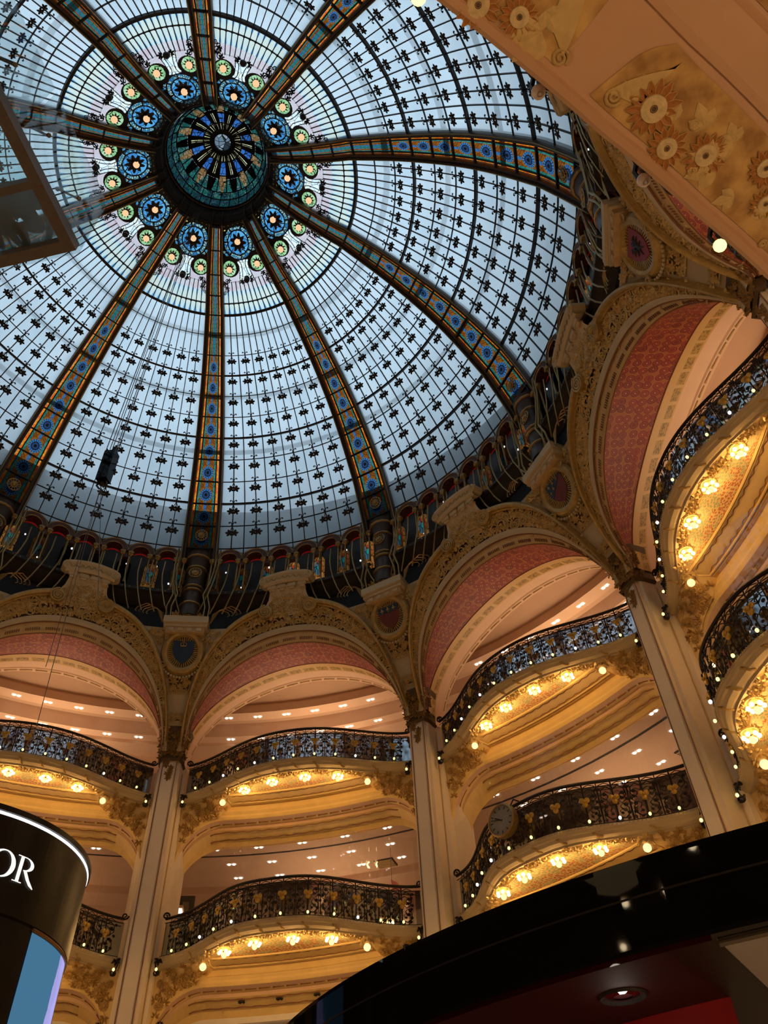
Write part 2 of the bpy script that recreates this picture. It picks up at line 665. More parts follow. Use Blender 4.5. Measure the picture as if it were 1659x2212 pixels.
def peacock(name, lead_extra=0.0, wheel=True):
    t = NT(name)
    u, v = t.uvsep()
    uu = t.m_('SUBTRACT', u, .5)
    vv = t.m_('MULTIPLY', t.m_('SUBTRACT', v, .40), 1.15)
    d = t.m_('SQRT', t.m_('ADD', t.m_('MULTIPLY', uu, uu), t.m_('MULTIPLY', vv, vv)))
    ang = t.m_('ARCTAN2', vv, uu)
    seg = t.lt(t.m_('SINE', t.m_('MULTIPLY', ang, 16.0)), -.72)
    co = t.coord('UV')
    e = t.voro(co, 5.0, 'DISTANCE_TO_EDGE', 1.0, '2D')
    cells = t.voro(co, 5.0, 'F1', 1.0, '2D')
    sp = t.n('ShaderNodeSeparateColor')
    t.l(cells.outputs['Color'], sp.inputs[0])
    au = t.m_('ABSOLUTE', uu)
    ground = t.mix(sp.outputs[0], (.90, .26, .03), (.50, .13, .02))
    side = t.mix(t.lt(sp.outputs[1], .5), (.04, .42, .34), (.10, .55, .45))
    col = t.mix(t.m_('GREATER_THAN', au, .36), ground, side)
    col = t.mix(t.lt(au, .075 if wheel else .20), col, (.10, .38, .85) if wheel else t.mix(t.lt(sp.outputs[2], .55), (.08, .42, .40), (.09, .34, .85)))
    col = t.mix(t.lt(e.outputs['Distance'], .035), col, (.012, .008, .006))
    if wheel:
        col = t.mix(t.lt(d, .37), col, (.60, .28, .08))
        col = t.mix(t.lt(d, .33), col, (.13, .42, .90))
        col = t.mix(t.m_('MULTIPLY', t.lt(d, .33), seg), col, (.012, .008, .008))
        col = t.mix(t.lt(d, .21), col, (.03, .025, .03))
        col = t.mix(t.m_('MULTIPLY', t.lt(d, .17), t.m_('SUBTRACT', 1.0, seg)), col, (.06, .16, .40))
        col = t.mix(t.lt(d, .075), col, (.03, .018, .012))
    return t.glass(t.mix(.60, col, (0, 0, 0)), .7)


M['peacock'] = peacock('peacock_wheel_glass')
M['ribbon'] = peacock('ribbon_rib_glass', wheel=False)

t = NT('red_rosette_soffit')
_co = t.coord('UV')
_v = t.voro(_co, 5.6, 'F1', .30, '2D')
_d = _v.outputs['Distance']
_sp = t.n('ShaderNodeSeparateColor')
t.l(_v.outputs['Color'], _sp.inputs[0])
_dark = t.mix(_sp.outputs[0], (.13, .007, .002), (.21, .015, .004))
_c = t.mix(t.lt(_d, .54), (.28, .070, .012), (.36, .11, .026))
_c = t.mix(t.lt(_d, .49), _c, _dark)
_c = t.mix(t.m_('MULTIPLY', t.lt(_d, .30), t.m_('GREATER_THAN', _d, .26)), _c, (.34, .06, .025))
_c = t.mix(t.m_('MULTIPLY', t.lt(_d, .09), t.m_('GREATER_THAN', _sp.outputs[1], .3)), _c, (.48, .17, .09))
M['redsoffit'] = t.bsdf(_c, .55)

t = NT('gold_tablet_border')
u, v = t.uvsep()
_fu = t.m_('FRACT', t.m_('MULTIPLY', u, 2.6))
_in = t.m_('MULTIPLY', t.lt(t.m_('ABSOLUTE', t.m_('SUBTRACT', _fu, .5)), .40), t.lt(t.m_('ABSOLUTE', t.m_('SUBTRACT', v, .68)), .21))
_vo = t.voro(t.coord('UV'), 14.0)
_tc2 = t.mix(t.lt(_vo.outputs['Distance'], .40), (.36, .20, .04), (.16, .08, .015))
M['tablet'] = t.bsdf(t.mix(_in, (.50, .29, .10), _tc2), .5)

t = NT('floral_green_red_soffit')
_co = t.coord('UV')
_v = t.voro(_co, 7.0, 'F1', .5, '2D')
_e = t.voro(_co, 15.0, 'F1', .8, '2D')
_sp = t.n('ShaderNodeSeparateColor')
t.l(_v.outputs['Color'], _sp.inputs[0])
u, v = t.uvsep()
_redness = t.lt(_sp.outputs[0], t.m_('MULTIPLY', v, .75))
_c = t.mix(_redness, (.34, .38, .20), (.52, .13, .05))
_c = t.mix(t.lt(_e.outputs['Distance'], .36), (.72, .50, .19), _c)
M['floral'] = t.bsdf(_c, .6)

t = NT('backlit_rose_window')        # gallery windows lit from the attic behind them
u, v = t.uvsep()
_du = t.m_('SUBTRACT', u, .5)
_dv = t.m_('MULTIPLY', t.m_('SUBTRACT', v, .62), 1.3)
_d = t.m_('SQRT', t.m_('ADD', t.m_('MULTIPLY', _du, _du), t.m_('MULTIPLY', _dv, _dv)))
_vo = t.voro(t.coord('UV'), 5.5)
_ve = t.voro(t.coord('UV'), 5.5, 'DISTANCE_TO_EDGE')
_sp = t.n('ShaderNodeSeparateColor')
t.l(_vo.outputs['Color'], _sp.inputs[0])
_c = t.mix(_sp.outputs[0], (.55, .20, .04), (.80, .36, .09))
_c = t.mix(t.lt(_d, .34), _c, t.mix(t.lt(_sp.outputs[1], .5), (.60, .10, .03), (.10, .28, .42)))
_c = t.mix(t.lt(_d, .14), _c, (.03, .55, .55))
_c = t.mix(t.lt(_ve.outputs['Distance'], .05), _c, (.01, .007, .005))
_oi = t.n('ShaderNodeObjectInfo').outputs['Random']
_em = t.n('ShaderNodeEmission')
t.l(_c, _em.inputs[0])
t.l(t.m_('MULTIPLY', t.m_('POWER', _oi, 3.0), .38), _em.inputs[1])
t.l(_em.outputs[0], t.out.inputs[0])
t.m.cycles.emission_sampling = 'NONE'
M['rosewin'] = t.m
M['daylight_glint'] = emit('daylight_glint_glow', (.9, .95, 1.0), .9)  # glow imitating daylight sparkling through small clear holes
M['redwin'] = emit('red_lunette_glass', (.6, .012, .006), .16)

t = NT('rail_safety_glass')           # reflective clear screen behind the ironwork
_g = t.n('ShaderNodeBsdfGlossy')
_g.inputs['Roughness'].default_value = .04
_g.inputs[0].default_value = (.75, .85, .92, 1)
_tr = t.n('ShaderNodeBsdfTransparent')
_tr.inputs[0].default_value = (.16, .15, .15, 1)
_mx = t.n('ShaderNodeMixShader')
_mx.inputs[0].default_value = .55
t.l(_tr.outputs[0], _mx.inputs[1])
t.l(_g.outputs[0], _mx.inputs[2])
t.l(_mx.outputs[0], t.out.inputs[0])
M['railglass'] = t.m


def clear_glass(name, tint, refl, rough=.02):
    t = NT(name)
    g = t.n('ShaderNodeBsdfGlossy')
    g.inputs['Roughness'].default_value = rough
    tr = t.n('ShaderNodeBsdfTransparent')
    tr.inputs[0].default_value = (*tint, 1)
    mx = t.n('ShaderNodeMixShader')
    mx.inputs[0].default_value = refl
    t.l(tr.outputs[0], mx.inputs[1])
    t.l(g.outputs[0], mx.inputs[2])
    t.l(mx.outputs[0], t.out.inputs[0])
    return t.m


M['clear'] = clear_glass('clear_screen_glass', (.95, .95, .95), .07)
M['platglass'] = NT('teal_platform_glass').glass((.62, .84, .85), .72, .10)
M['balglass'] = clear_glass('balustrade_glass', (.86, .90, .90), .10)
M['mirror'] = clear_glass('mirror_panel', (.05, .05, .05), .75, .03)

t = NT('painted_ochre_panel')
_n1 = t.noise(t.coord('Object'), 7.0, 5)
_n2 = t.noise(t.coord('Object'), 26.0, 3)
_cn = t.n('ShaderNodeMapRange')
t.l(_n1, _cn.inputs[0])
_cn.inputs[1].default_value, _cn.inputs[2].default_value = .36, .64
_c = t.mix(_cn.outputs[0], (.26, .11, .018), (.60, .36, .11))
M['ochre'] = t.bsdf(t.mix(t.m_('MULTIPLY', _n2, .35), _c, (.66, .44, .17)), .6)
M['ochreleaf'] = plain('pale_ochre_leaf', (.60, .42, .17), .55, 0, .22, 14)
M['petalred'] = plain('rust_petal', (.40, .15, .028), .5, 0, .35, 40)
M['petalrim'] = plain('tan_petal_rim', (.55, .32, .10), .5, 0, .2, 30)
M['petalcore'] = plain('straw_flower_core', (.66, .50, .26), .6, 0, .25, 40)
M['salmon'] = plain('salmon_gloss_paint', (.56, .33, .19), .45, 0, .05, 3)

t = NT('blue_video_screen')
_co = t.coord('UV')
u, v = t.uvsep()
_nz = t.noise(_co, 4.0, 5)
_wv = t.m_('ADD', u, t.m_('MULTIPLY', t.m_('SUBTRACT', _nz, .5), .5))
_c = t.mix(t.m_('MULTIPLY', t.m_('GREATER_THAN', _wv, .64), .9), (.045, .13, .22), t.mix(_nz, (.16, .15, .42), (.50, .45, .85)))
_em = t.n('ShaderNodeEmission')
t.l(_c, _em.inputs[0])
_em.inputs[1].default_value = 1.0
t.l(_em.outputs[0], t.out.inputs[0])
M['screen'] = t.m
# ------------------------------------------------------------------ dome profile
_T = [-.6, 0, 3, 6, 9, 10, 11, 12]
_R = [3.62, 3.939, 5.446, 6.876, 8.082, 8.375, 8.635, 8.85]
_Z = [23.40, 23.243, 22.283, 21.029, 19.373, 18.72, 18.04, 17.36]


def _cr(xs, ys, t):
    i = max(0, min(len(xs) - 2, int(np.searchsorted(xs, t) - 1)))
    def slope(k):
        k0, k1 = max(0, k - 1), min(len(xs) - 1, k + 1)
        return (ys[k1] - ys[k0]) / (xs[k1] - xs[k0])
    h = xs[i + 1] - xs[i]
    s = (t - xs[i]) / h
    a, b = slope(i) * h, slope(i + 1) * h
    return (2 * s**3 - 3 * s**2 + 1) * ys[i] + (s**3 - 2 * s**2 + s) * a + (-2 * s**3 + 3 * s**2) * ys[i + 1] + (s**3 - s**2) * b


def dome(t):
    return _cr(_T, _R, t), _cr(_T, _Z, t)


def crown_z(r):
    return float(np.interp(r, [1.4, 1.75, 2.1, 2.7, 3.3, 3.94], [24.46, 24.25, 24.03, 23.70, 23.46, 23.243]))


def ribw(t):
    return float(np.interp(t, [-6, 0, 3, 6, 9, 11, 13], [.34, .56, .69, .85, 1.0, 1.05, 1.05]))


def half_ang(t):
    r, _ = dome(t)
    return 18 - math.degrees(ribw(t) * .5 / r)


def dome_fr(t, deg, push=0.0):
    """frame on the glass: u to the viewer's right, v up the meridian, w inwards"""
    r, z = dome(t)
    r2, z2 = dome(t - .05)
    tv = nrm([(r2 - r), 0, (z2 - z)])
    nn = nrm([tv[2] * -1, 0, tv[0]])      # inwards and down
    if nn[0] * 1 > 0:
        nn = -nn
    a = deg * RAD
    Rz = np.array([[math.cos(a), -math.sin(a), 0], [math.sin(a), math.cos(a), 0], [0, 0, 1]])
    v, wv = Rz @ tv, Rz @ nn
    u = np.cross(v, wv)
    o = C(r, deg, z) + wv * push
    return FR(o, u, v, wv)


TB = 11.35     # glass ends behind the arcade hoods

# ------------------------------------------------------------------ one dome segment
RIBN = 'ABCDEFGHIJ'
SEG = [(18, 'dome segment of pale blue glass above the arch left of the crowned blue shield'),
       (54, 'dome segment of pale glass reaching the left picture edge below the glass platform'),
       (90, 'dome segment of pale glass mostly hidden behind the glass platform'),
       (126, 'dome segment of pale glass above the glass platform at the left edge'),
       (162, 'dome segment of pale glass cut off by the top edge, left of the lantern'),
       (198, 'dome segment of pale glass cut off by the top edge, right of the lantern'),
       (234, 'dome segment of pale glass beside the flower-painted balcony underside'),
       (270, 'dome segment of pale glass beyond the red shield with the dark beast'),
       (306, 'dome segment of pale glass above the arch right of the three-lily shield'),
       (342, 'dome segment of pale blue glass above the arch right of the crowned blue shield')]


def build_segment():
    th = thing('dome_segment', 'x', 'dome segment', (7.0, 0, 20.8), 0, 'glazed segments of the dome')
    N = 12
    mid = [1 * k for k in range(N + 1)]
    ts = list(range(0, 12)) + [TB]

    def pt(t, k, push=0.0):
        h = half_ang(t)
        return dome_fr(t, h - 2 * h * k / N, push).o
    # panes
    for i in range(len(ts) - 1):
        t0, t1 = ts[i], ts[i + 1]
        for k in range(N):
            mb = MB()
            mb.add([pt(t1, k), pt(t1, k + 1), pt((t0 + t1) / 2, k + 1), pt(t0, k + 1), pt(t0, k), pt((t0 + t1) / 2, k)], [(0, 1, 2, 5), (5, 2, 3, 4)],
                   [(0, 0), (1, 0), (1, .5), (1, 1), (0, 1), (0, .5)])
            part('pane', mb, M['pane'], th)
    # meridian bars
    for k in range(1, N):
        tt = np.linspace(0, TB, 26)
        pts = [pt(t, k) for t in tt]
        ns = [dome_fr(t, 0).w for t in tt]
        part('meridian_bar', MB().bar(pts, ns, .0115, .038), M['iron'], th)
    # rings
    for i, t in enumerate(ts[:-1]):
        thick = i % 3 == 0
        wd, dp = (.026, .09) if thick else (.0115, .036)
        if i == 0:
            wd = .038
        h = half_ang(t)
        aa = np.linspace(-h - .6, h + .6, 15)
        part('ring_bar', MB().bar([dome_fr(t, a).o for a in aa], [dome_fr(t, a).w for a in aa], wd, dp), M['iron'], th)
    # hanging ivy clusters, one shared mesh
    mb = MB()
    f = ID
    for sg in (-1, 1):
        mb.tube([f.p(0, .015), f.p(sg * .02, .06), f.p(sg * .05, .115), f.p(sg * .09, .13), f.p(sg * .115, .10), f.p(sg * .095, .08)], .012, 4)
        mb.sphere(f.p(sg * .092, .100), .026, 5, 4)
        mb.tube([f.p(0, -.02), f.p(sg * .03, -.10), f.p(sg * .075, -.20)], .011, 4)
        lf = FR(f.p(sg * .088, -.25, .02), f.u, f.v, f.w)
        for a in (0, 72, 144, 216, 288):
            mb.leaf(lf.rot(a + 180 + sg * 25), .13, .042, .02)
        mb.lathe([(.045, -.01), (.04, .02), (.001, .028)], 6, lf)
    mb.lathe([(.036, -.02), (.034, .03), (.001, .04)], 6, f.at(0, 0, .02))
    ivy = mb.mesh('ivy_cluster', M['iron'])
    for t in range(2, 11):
        h = half_ang(t)
        for k in (1, 3, 5, 7, 9, 11):
            fr = dome_fr(t, h - 2 * h * k / N, .05)
            piece('ivy_cluster', ivy, th, fr, .66 + .030 * t)
    # ---- crown: panes between the heavy ring and the lamp plate
    def cp(r, deg, push=0.0):
        return C(r, deg, crown_z(r) - push)

    def ch(r):
        t = (r - 3.94) / .5
        return 18 - math.degrees(ribw(t) * .5 / r)
    rows = [(3.925, 3.60, 'petal'), (3.60, 3.28, 'petal'), (3.28, 3.02, 'lilac')]
    for r0, r1, mt in rows:
        for k in range(N):
            h0, h1 = ch(r0), ch(r1)
            mb = MB()
            a0, b0 = h0 - 2 * h0 * k / N, h0 - 2 * h0 * (k + 1) / N
            a1, b1 = h1 - 2 * h1 * k / N, h1 - 2 * h1 * (k + 1) / N
            uv = [(0, 1), (1, 1), (1, 0), (0, 0)] if mt == 'petal' and r0 > 3.7 else [(0, 0), (1, 0), (1, 1), (0, 1)]
            if mt == 'petal' and r0 < 3.7:
                uv = [(0, .05), (1, .05), (1, .75), (0, .75)]
            mb.add([cp(r0, a0), cp(r0, b0), cp(r1, b1), cp(r1, a1)], [(0, 1, 2, 3)], uv)
            part('crown_pane', mb, M[mt], th)
    for k in range(1, N):
        rr = np.linspace(3.93, 3.02, 8)
        part('crown_bar', MB().bar([cp(r, ch(r) - 2 * ch(r) * k / N) for r in rr], [np.array([0, 0, -1.0])] * 8, .011, .035), M['iron'], th)
    for r in (3.60,):
        aa = np.linspace(-ch(r), ch(r), 13)
        part('crown_ring', MB().bar([cp(r, a) for a in aa], [np.array([0, 0, -1.0])] * 13, .014, .04), M['iron'], th)
        mb = MB()
        for k in range(1, N):
            mb.sphere(cp(r, ch(r) - 2 * ch(r) * k / N, .04), .036, 6, 4)
        part('crown_studs', mb, M['iron'], th, kind='stuff')
    # ---- lamp plate as a mosaic of glass pieces and iron
    def cls(x, y):
        """x radial, y tangential (m); names the piece at that spot"""
        ay = abs(y)
        d = math.hypot(x - 2.08, y)
        phi = math.atan2(y, x - 2.08)
        if d < .435:
            if d < .20 + .045 * math.cos(9 * phi):
                return 'i'
            if d < .285:
                return 'medallion_glass'
            if d < .318:
                return 'i'
            if d < .40:
                return 'i' if math.cos(7 * phi) > .93 else 'dotted_border'
            return 'i'
        # vase and ball
        db = math.hypot(x - 3.0, y)
        if db < .085:
            return 'i'
        if db < .125 and x > 2.93:
            return 'vase_glass'
        if db < .15 and x > 2.95:
            return 'i'
        if 2.40 < x < 3.02:
            hw = float(np.interp(x, [2.40, 2.48, 2.62, 2.80, 2.95, 3.02], [.15, .10, .045, .060, .100, .105]))
            if ay < hw:
                return 'blue_wedge' if (x < 2.56 and ay < (2.56 - x) * .45) else 'vase_glass'
            if ay < hw + .022:
                return 'i'
            if x > 2.52 and ay < hw + .085:
                return 'side_glass'
            if ay < hw + .11:
                return 'i'
        gx, gy = 2.648, .423
        d = math.hypot(x - gx, ay - gy)
        phi = math.atan2(ay - gy, x - gx)
        if d < .115 + .03 * math.cos(10 * phi):
            return 'i'
        if d < .192:
            return 'rosette_glass'
        if d < .27 + .05 * math.cos(phi + 2.6):
            return 'i'
        # dotted ribbon from the medallion down to the rosettes
        if 2.20 < x < 2.66:
            yc = float(np.interp(x, [2.2, 2.35, 2.5, 2.66], [.46, .38, .26, .20]))
            if abs(ay - yc) < .036:
                return 'dotted_border'
            if abs(ay - yc) < .06:
                return 'i'
        if x > 2.70:
            return 'pink_glass'
        if x < 1.93:
            return 'yellow_cells' if (math.sin(x * 70) > .72 and math.sin(y * 46) > .55) else 'i'
        return 'i'
    pcs = {}
    x0, x1, nx = 1.62, 3.05, 130
    ny = 130
    for i in range(nx):
        for j in range(ny):
            xm = x0 + (x1 - x0) * (i + .5) / nx
            hw = ch(xm)
            am = -hw + 2 * hw * (j + .5) / ny
            nm = cls(xm * math.cos(am * RAD), xm * math.sin(am * RAD))
            if nm in ('rosette_glass', 'dotted_border', 'side_glass'):
                nm += '+' if am > 0 else '-'
            pcs.setdefault(nm, []).append((i, j))
    mats = {'i': 'iron', 'medallion_glass': 'blueglass', 'dotted_border': 'dotglass', 'vase_glass': 'vaseglass', 'blue_wedge': 'cobalt', 'side_glass': 'vaseglass',
            'rosette_glass': 'greenglass', 'pink_glass': 'lilac', 'yellow_cells': 'yellow'}
    names = {'i': 'lamp_plate'}
    for nm, cells in pcs.items():
        mb = MB()
        idx = {}
        fs = []
        for i, j in cells:
            q = []
            for a, b in ((i, j), (i + 1, j), (i + 1, j + 1), (i, j + 1)):
                if (a, b) not in idx:
                    r = x0 + (x1 - x0) * a / nx
                    hw = ch(r)
                    idx[(a, b)] = len(mb.v)
                    mb.v.append(tuple(C(r, -hw + 2 * hw * b / ny, crown_z(r))))
                    mb.uv.append((a * .05, b * .05))
                q.append(idx[(a, b)])
            fs.append(tuple(q))
        mb.f = fs
        b = nm.rstrip('+-')
        part(names.get(b, b), mb, M[mats[b]], th, kind='stuff' if b in ('pink_glass', 'yellow_cells', 'dotted_border', 'side_glass') else None)
    # wrought scrolls beyond the rosettes
    for sg in (-1, 1):
        mb = MB()
        for (r, a, R, s2) in ((2.98, 11.2, .085, 1), (3.10, 12.4, .10, -1), (3.22, 11.6, .07, 1), (3.02, 13.6, .06, -1), (3.30, 13.0, .055, 1)):
            fr = FR(cp(r, sg * a, .05), (0, 1, 0), (1, 0, 0), (0, 0, -1))
            mb.spiral(fr, R, 1.6, .013, 4, 16, s2 * sg)
        for (r, a) in ((2.95, 10.2), (3.15, 11.5), (3.05, 12.6)):
            mb.palm(FR(cp(r, sg * a, .06), (0, 1, 0), (1, 0, 0), (0, 0, -1)), .10, 5, 260, .22)
        part('scroll_work', mb, M['iron'], th)
    mb = MB()
    mb.sphere(cp(3.0, 0, .10), .085, 10, 7)
    for sg in (-1, 1):
        mb.palm(FR(cp(3.02, sg * 2.4, .08), (0, 1, 0), (1, 0, 0), (0, 0, -1)).rot(-sg * 70), .12, 5, 200, .2)
    part('pendant_ball', mb, M['iron'], th)
    # leaf cups that carry the globes
    for (r, a, R) in ((2.08, 0, .16), (2.683, 9.08, .11), (2.683, -9.08, .11)):
        mb = MB()
        fr = FR(cp(r, a, .03), (0, 1, 0), (1, 0, 0), (0, 0, -1))
        for k in range(9):
            mb.leaf(fr.rot(40 * k), R, R * .24, .05)
        part('lamp_cup', mb, M['iron'], th)
    return th


seg = build_segment()
SEGS = repeat(seg, [(a, l) for a, l in SEG])

# globes of the crown: they hang from the plates, so each is a thing
mb = MB().sphere((0, 0, 0), .088, 12, 8, ID, (1, 1, 1.1))
gm = mb.mesh('crown_globe', M['crownlamp'], smooth=True)
cap = MB().lathe([(.02, .20), (.03, .12), (.06, .09), (.05, .075)], 8).mesh('crown_lamp_cap', M['iron'])
WHERE = {18: 'above the arch left of the crowned shield', 54: 'in the crown sector below the glass platform', 90: 'in the crown sector right of the glass platform',
         126: 'at ten o\'clock of the lantern', 162: 'at eleven o\'clock of the lantern', 198: 'at one o\'clock of the lantern',
         234: 'at two o\'clock of the lantern', 270: 'at four o\'clock of the lantern', 306: 'at five o\'clock of the lantern',
         342: 'above the arch right of the crowned shield'}
for a in WHERE:
    for (r, da, z, wh) in ((2.036, 0, 24.0, 'globe lamp on blue medallion'), (2.683, 9.08, 23.637, 'globe lamp on first green rosette clockwise'), (2.683, -9.08, 23.637, 'globe lamp on second green rosette clockwise')):
        o = bpy.data.objects.new('globe_lamp', None)
        COL.objects.link(o)
        p = C(r, a + da, z)
        o.location = tuple(p)
        BASE[o.name] = p
        tag(o, wh + ' ' + WHERE[a], 'lamp', 'globe lamps of the dome crown')
        for nm, me in (('globe', gm), ('cap', cap)):
            c = bpy.data.objects.new(nm, me)
            COL.objects.link(c)
            c.parent = o

# ------------------------------------------------------------------ ribs
RIBS = [(0, 'stained-glass dome rib rising straight above the crowned blue shield'),
        (36, 'wide stained-glass dome rib running down to the left picture edge'),
        (72, 'stained-glass dome rib passing behind the corner of the glass platform'),
        (108, 'stained-glass dome rib ending behind the tilted glass balustrade at left'),
        (144, 'stained-glass dome rib running up to the top-left corner'),
        (180, 'short stained-glass dome rib running straight up to the top edge'),
        (216, 'stained-glass dome rib running to the top edge right of the lantern'),
        (252, 'stained-glass dome rib sweeping right to the red shield with the dark beast'),
        (288, 'stained-glass dome rib running down to the diagonal blue and maroon shield'),
        (324, 'stained-glass dome rib running down to the shield with three gold lilies')]


def rib_fr(t):
    """frame on rib centre line; t<0 inside the crown"""
    if t >= -.5:
        return dome_fr(t, 0)
    r = 3.94 + t * .5
    z = crown_z(r)
    dz = (crown_z(r - .05) - z)
    v = nrm([-.05, 0, dz])
    wv = nrm([-v[2] if False else -abs(v[2]), 0, -abs(v[0])])
    u = np.cross(v, wv)
    return FR((r, 0, z), u, v, wv)


def build_rib():
    th = thing('dome_rib', 'x', 'dome rib', (8.75, 0, 15.5), 0, 'stained-glass ribs of the dome')
    def gf(t):
        return float(np.interp(t, [-5, 0, 6, 10], [.34, .40, .50, .56]))
    tt = np.linspace(-4.6, 12.0, 46)
    G = [gf(t) for t in tt]
    F = [rib_fr(t) for t in tt]
    W = [ribw(t) for t in tt]
    # side flanges: moulded girders
    for sg in (-1, 1):
        rows = []
        for f, wd, g in zip(F, W, G):
            b = wd * .5
            i_ = wd * (g * .5 + .075)
            m_ = (b + i_) / 2
            rows.append([f.p(sg * b, 0, -.10), f.p(sg * b, 0, .10), f.p(sg * (b - .02), 0, .16), f.p(sg * (m_ + .01), 0, .16), f.p(sg * (m_ - .005), 0, .11), f.p(sg * (i_ + .015), 0, .11), f.p(sg * i_, 0, -.02)])
        part('side_flange', MB().loft(rows), M['ribiron'], th)
        part('flange_bead', MB().tube([f.p(sg * wd * .5 * .93, 0, .175) for f, wd in zip(F, W)], .014, 5), M['brass'], th)
    # cross bars
    cross = [-3.4, -2.2, -1.1] + list(range(0, 13))
    for t in cross[:-1]:
        f = rib_fr(t)
        b = ribw(t) * (gf(t) * .5 + .08)
        part('cross_bar', MB().box(f, -b, b, -.018, .018, .0, .07), M['iron'], th)
    for sg in (-1, 1):
        part('inner_bar', MB().bar([f.p(sg * wd * g * .5, 0, 0) for f, wd, g in zip(F, W, G)], [f.w for f in F], .014, .05), M['iron'], th)
    # glass panes: centre and ember borders
    cc = [-4.5] + cross
    for i in range(len(cc) - 1):
        t0, t1 = cc[i], cc[i + 1]
        if t0 >= 11:
            mt = 'dark'
        fa, fm, fb = rib_fr(t0), rib_fr((t0 + t1) / 2), rib_fr(t1)
        wa, wm, wb = ribw(t0), ribw((t0 + t1) / 2), ribw(t1)
        mt = M['peacock'] if t0 >= 2 else M['ribbon']
        if t0 >= 11:
            mt = M['dark']
        if t0 < -1.5:
            mt = M['ribbon']
        mb = MB()
        P, uv = [], []
        for f, wd, v, tq in ((fb, wb, 0, t1), (fm, wm, .5, (t0 + t1) / 2), (fa, wa, 1, t0)):
            for x in (-.5, 0, .5):
                P.append(f.p(x * wd * gf(tq), 0, .05 * (1 - abs(x) * 2) * wd))
                uv.append((x + .5, v))
        mb.add(P, [(0, 1, 4, 3), (1, 2, 5, 4), (3, 4, 7, 6), (4, 5, 8, 7)], uv)
        part('rib_pane', mb, mt, th)
        for sg in (-1, 1):
            mb = MB()
            gb, ga = gf(t1) * .5, gf(t0) * .5
            mb.add([fb.p(sg * wb * (gb + .005), 0), fb.p(sg * wb * (gb + .075), 0), fa.p(sg * wa * (ga + .075), 0), fa.p(sg * wa * (ga + .005), 0)], [(0, 1, 2, 3)], [(0, 0), (.12, 0), (.12, 1), (0, 1)])
            part('ember_border', mb, M['ember'] if t0 < 11 else M['dark'], th)
    # bosses on the lower panes
    boss = MB().lathe([(.10, -.01), (.10, .02), (.085, .035), (.05, .02), (.04, .05), (.001, .06)], 12)
    for k in range(12):
        boss.box(ID.rot(30 * k), .02, .15, -.008, .008, 0, .02)
    boss.lathe([(.17, 0), (.185, .02), (.17, .03), (.155, .02), (.17, 0)], 16)
    bm = boss.mesh('wheel_boss', M['brass'])
    for t in (10.45, 11.5):
        piece('wheel_boss', bm, th, rib_fr(t).at(0, 0, .08))
    # foot: dark drum standing on the shield block
    fo = FR((8.80, 0, 0))
    mb = MB().lathe([(.40, 17.75), (.33, 17.55), (.27, 17.3), (.25, 16.5), (.25, 15.9), (.30, 15.85), (.30, 15.5)], 14, fo)
    part('foot_drum', mb, M['ribiron'], th, smooth=True)
    for z, R in ((17.25, .285), (16.55, .275), (16.42, .275), (15.92, .30), (17.62, .37)):
        part('drum_ring', MB().lathe([(R - .02, z - .03), (R + .02, z - .015), (R + .02, z + .015), (R - .02, z + .03)], 14, fo), M['brass'], th)
    piece('wheel_boss', bm, th, FR((8.54, 0, 17.0), (0, -1, 0), (0, 0, 1), (-1, 0, 0)))
    # brass stems clasping the foot
    for sg in (-1, 1):
        for k, (y0, y1) in enumerate(((.52, .34), (.60, .46))):
            pts = [(8.62, sg * y0, 18.0), (8.58, sg * y0, 17.3), (8.50, sg * (y0 - .06), 16.6), (8.45, sg * y1, 16.1), (8.48, sg * (y1 + .1), 15.7), (8.55, sg * (y1 + .08), 15.3)]
            part('brass_stem', MB().tube(pts, .022, 5), M['brass'], th)
        # fan of scrolls either side of the block
        mb = MB()
        for k in range(4):
            a = .35 + .14 * k
            pts = [(8.62, sg * .62, 15.25), (8.60, sg * (.66 + .05 * k), 15.55 + .05 * k), (8.6, sg * (.85 + .09 * k), 15.72 + .05 * k), (8.62, sg * (1.05 + .10 * k), 15.66 + .03 * k), (8.63, sg * (1.10 + .10 * k), 15.56 + .03 * k), (8.63, sg * (1.05 + .10 * k), 15.52 + .03 * k)]
            mb.tube(pts, .016, 4)
        part('scroll_fan', mb, M['brass'], th)
    return th


rib = build_rib()
RIBO = repeat(rib, RIBS)

# ------------------------------------------------------------------ lantern cupola at the crown
lan = thing('lantern_cupola', 'round lantern cupola of teal and amber stained glass at the dome crown', 'cupola', (0, 0, 24.4))
LP = [(1.40, 25.08), (1.36, 25.45), (1.24, 25.82), (1.02, 26.14), (.72, 26.36), (.46, 26.46), (.27, 26.50)]
_ls = [0]
for a, b in zip(LP, LP[1:]):
    _ls.append(_ls[-1] + math.hypot(a[0] - b[0], a[1] - b[1]))
_ls = [x / _ls[-1] for x in _ls]


def lp(s, deg, push=0.0):
    r = float(np.interp(s, _ls, [q[0] for q in LP])) - push
    z = float(np.interp(s, _ls, [q[1] for q in LP])) - push * .5
    return C(r, deg, z)


def lan_row(s0, s1, items, n=2):
    """items: (deg lower a, b, deg upper a, b, material, name)"""
    for a0, b0, a1, b1, mt, nm in items:
        mb = MB()
        mb.grid(lambda x, y: lp(s0 + (s1 - s0) * y, (a0 + (b0 - a0) * x) * (1 - y) + (a1 + (b1 - a1) * x) * y), 3, n)
        part(nm, mb, M[mt], lan)


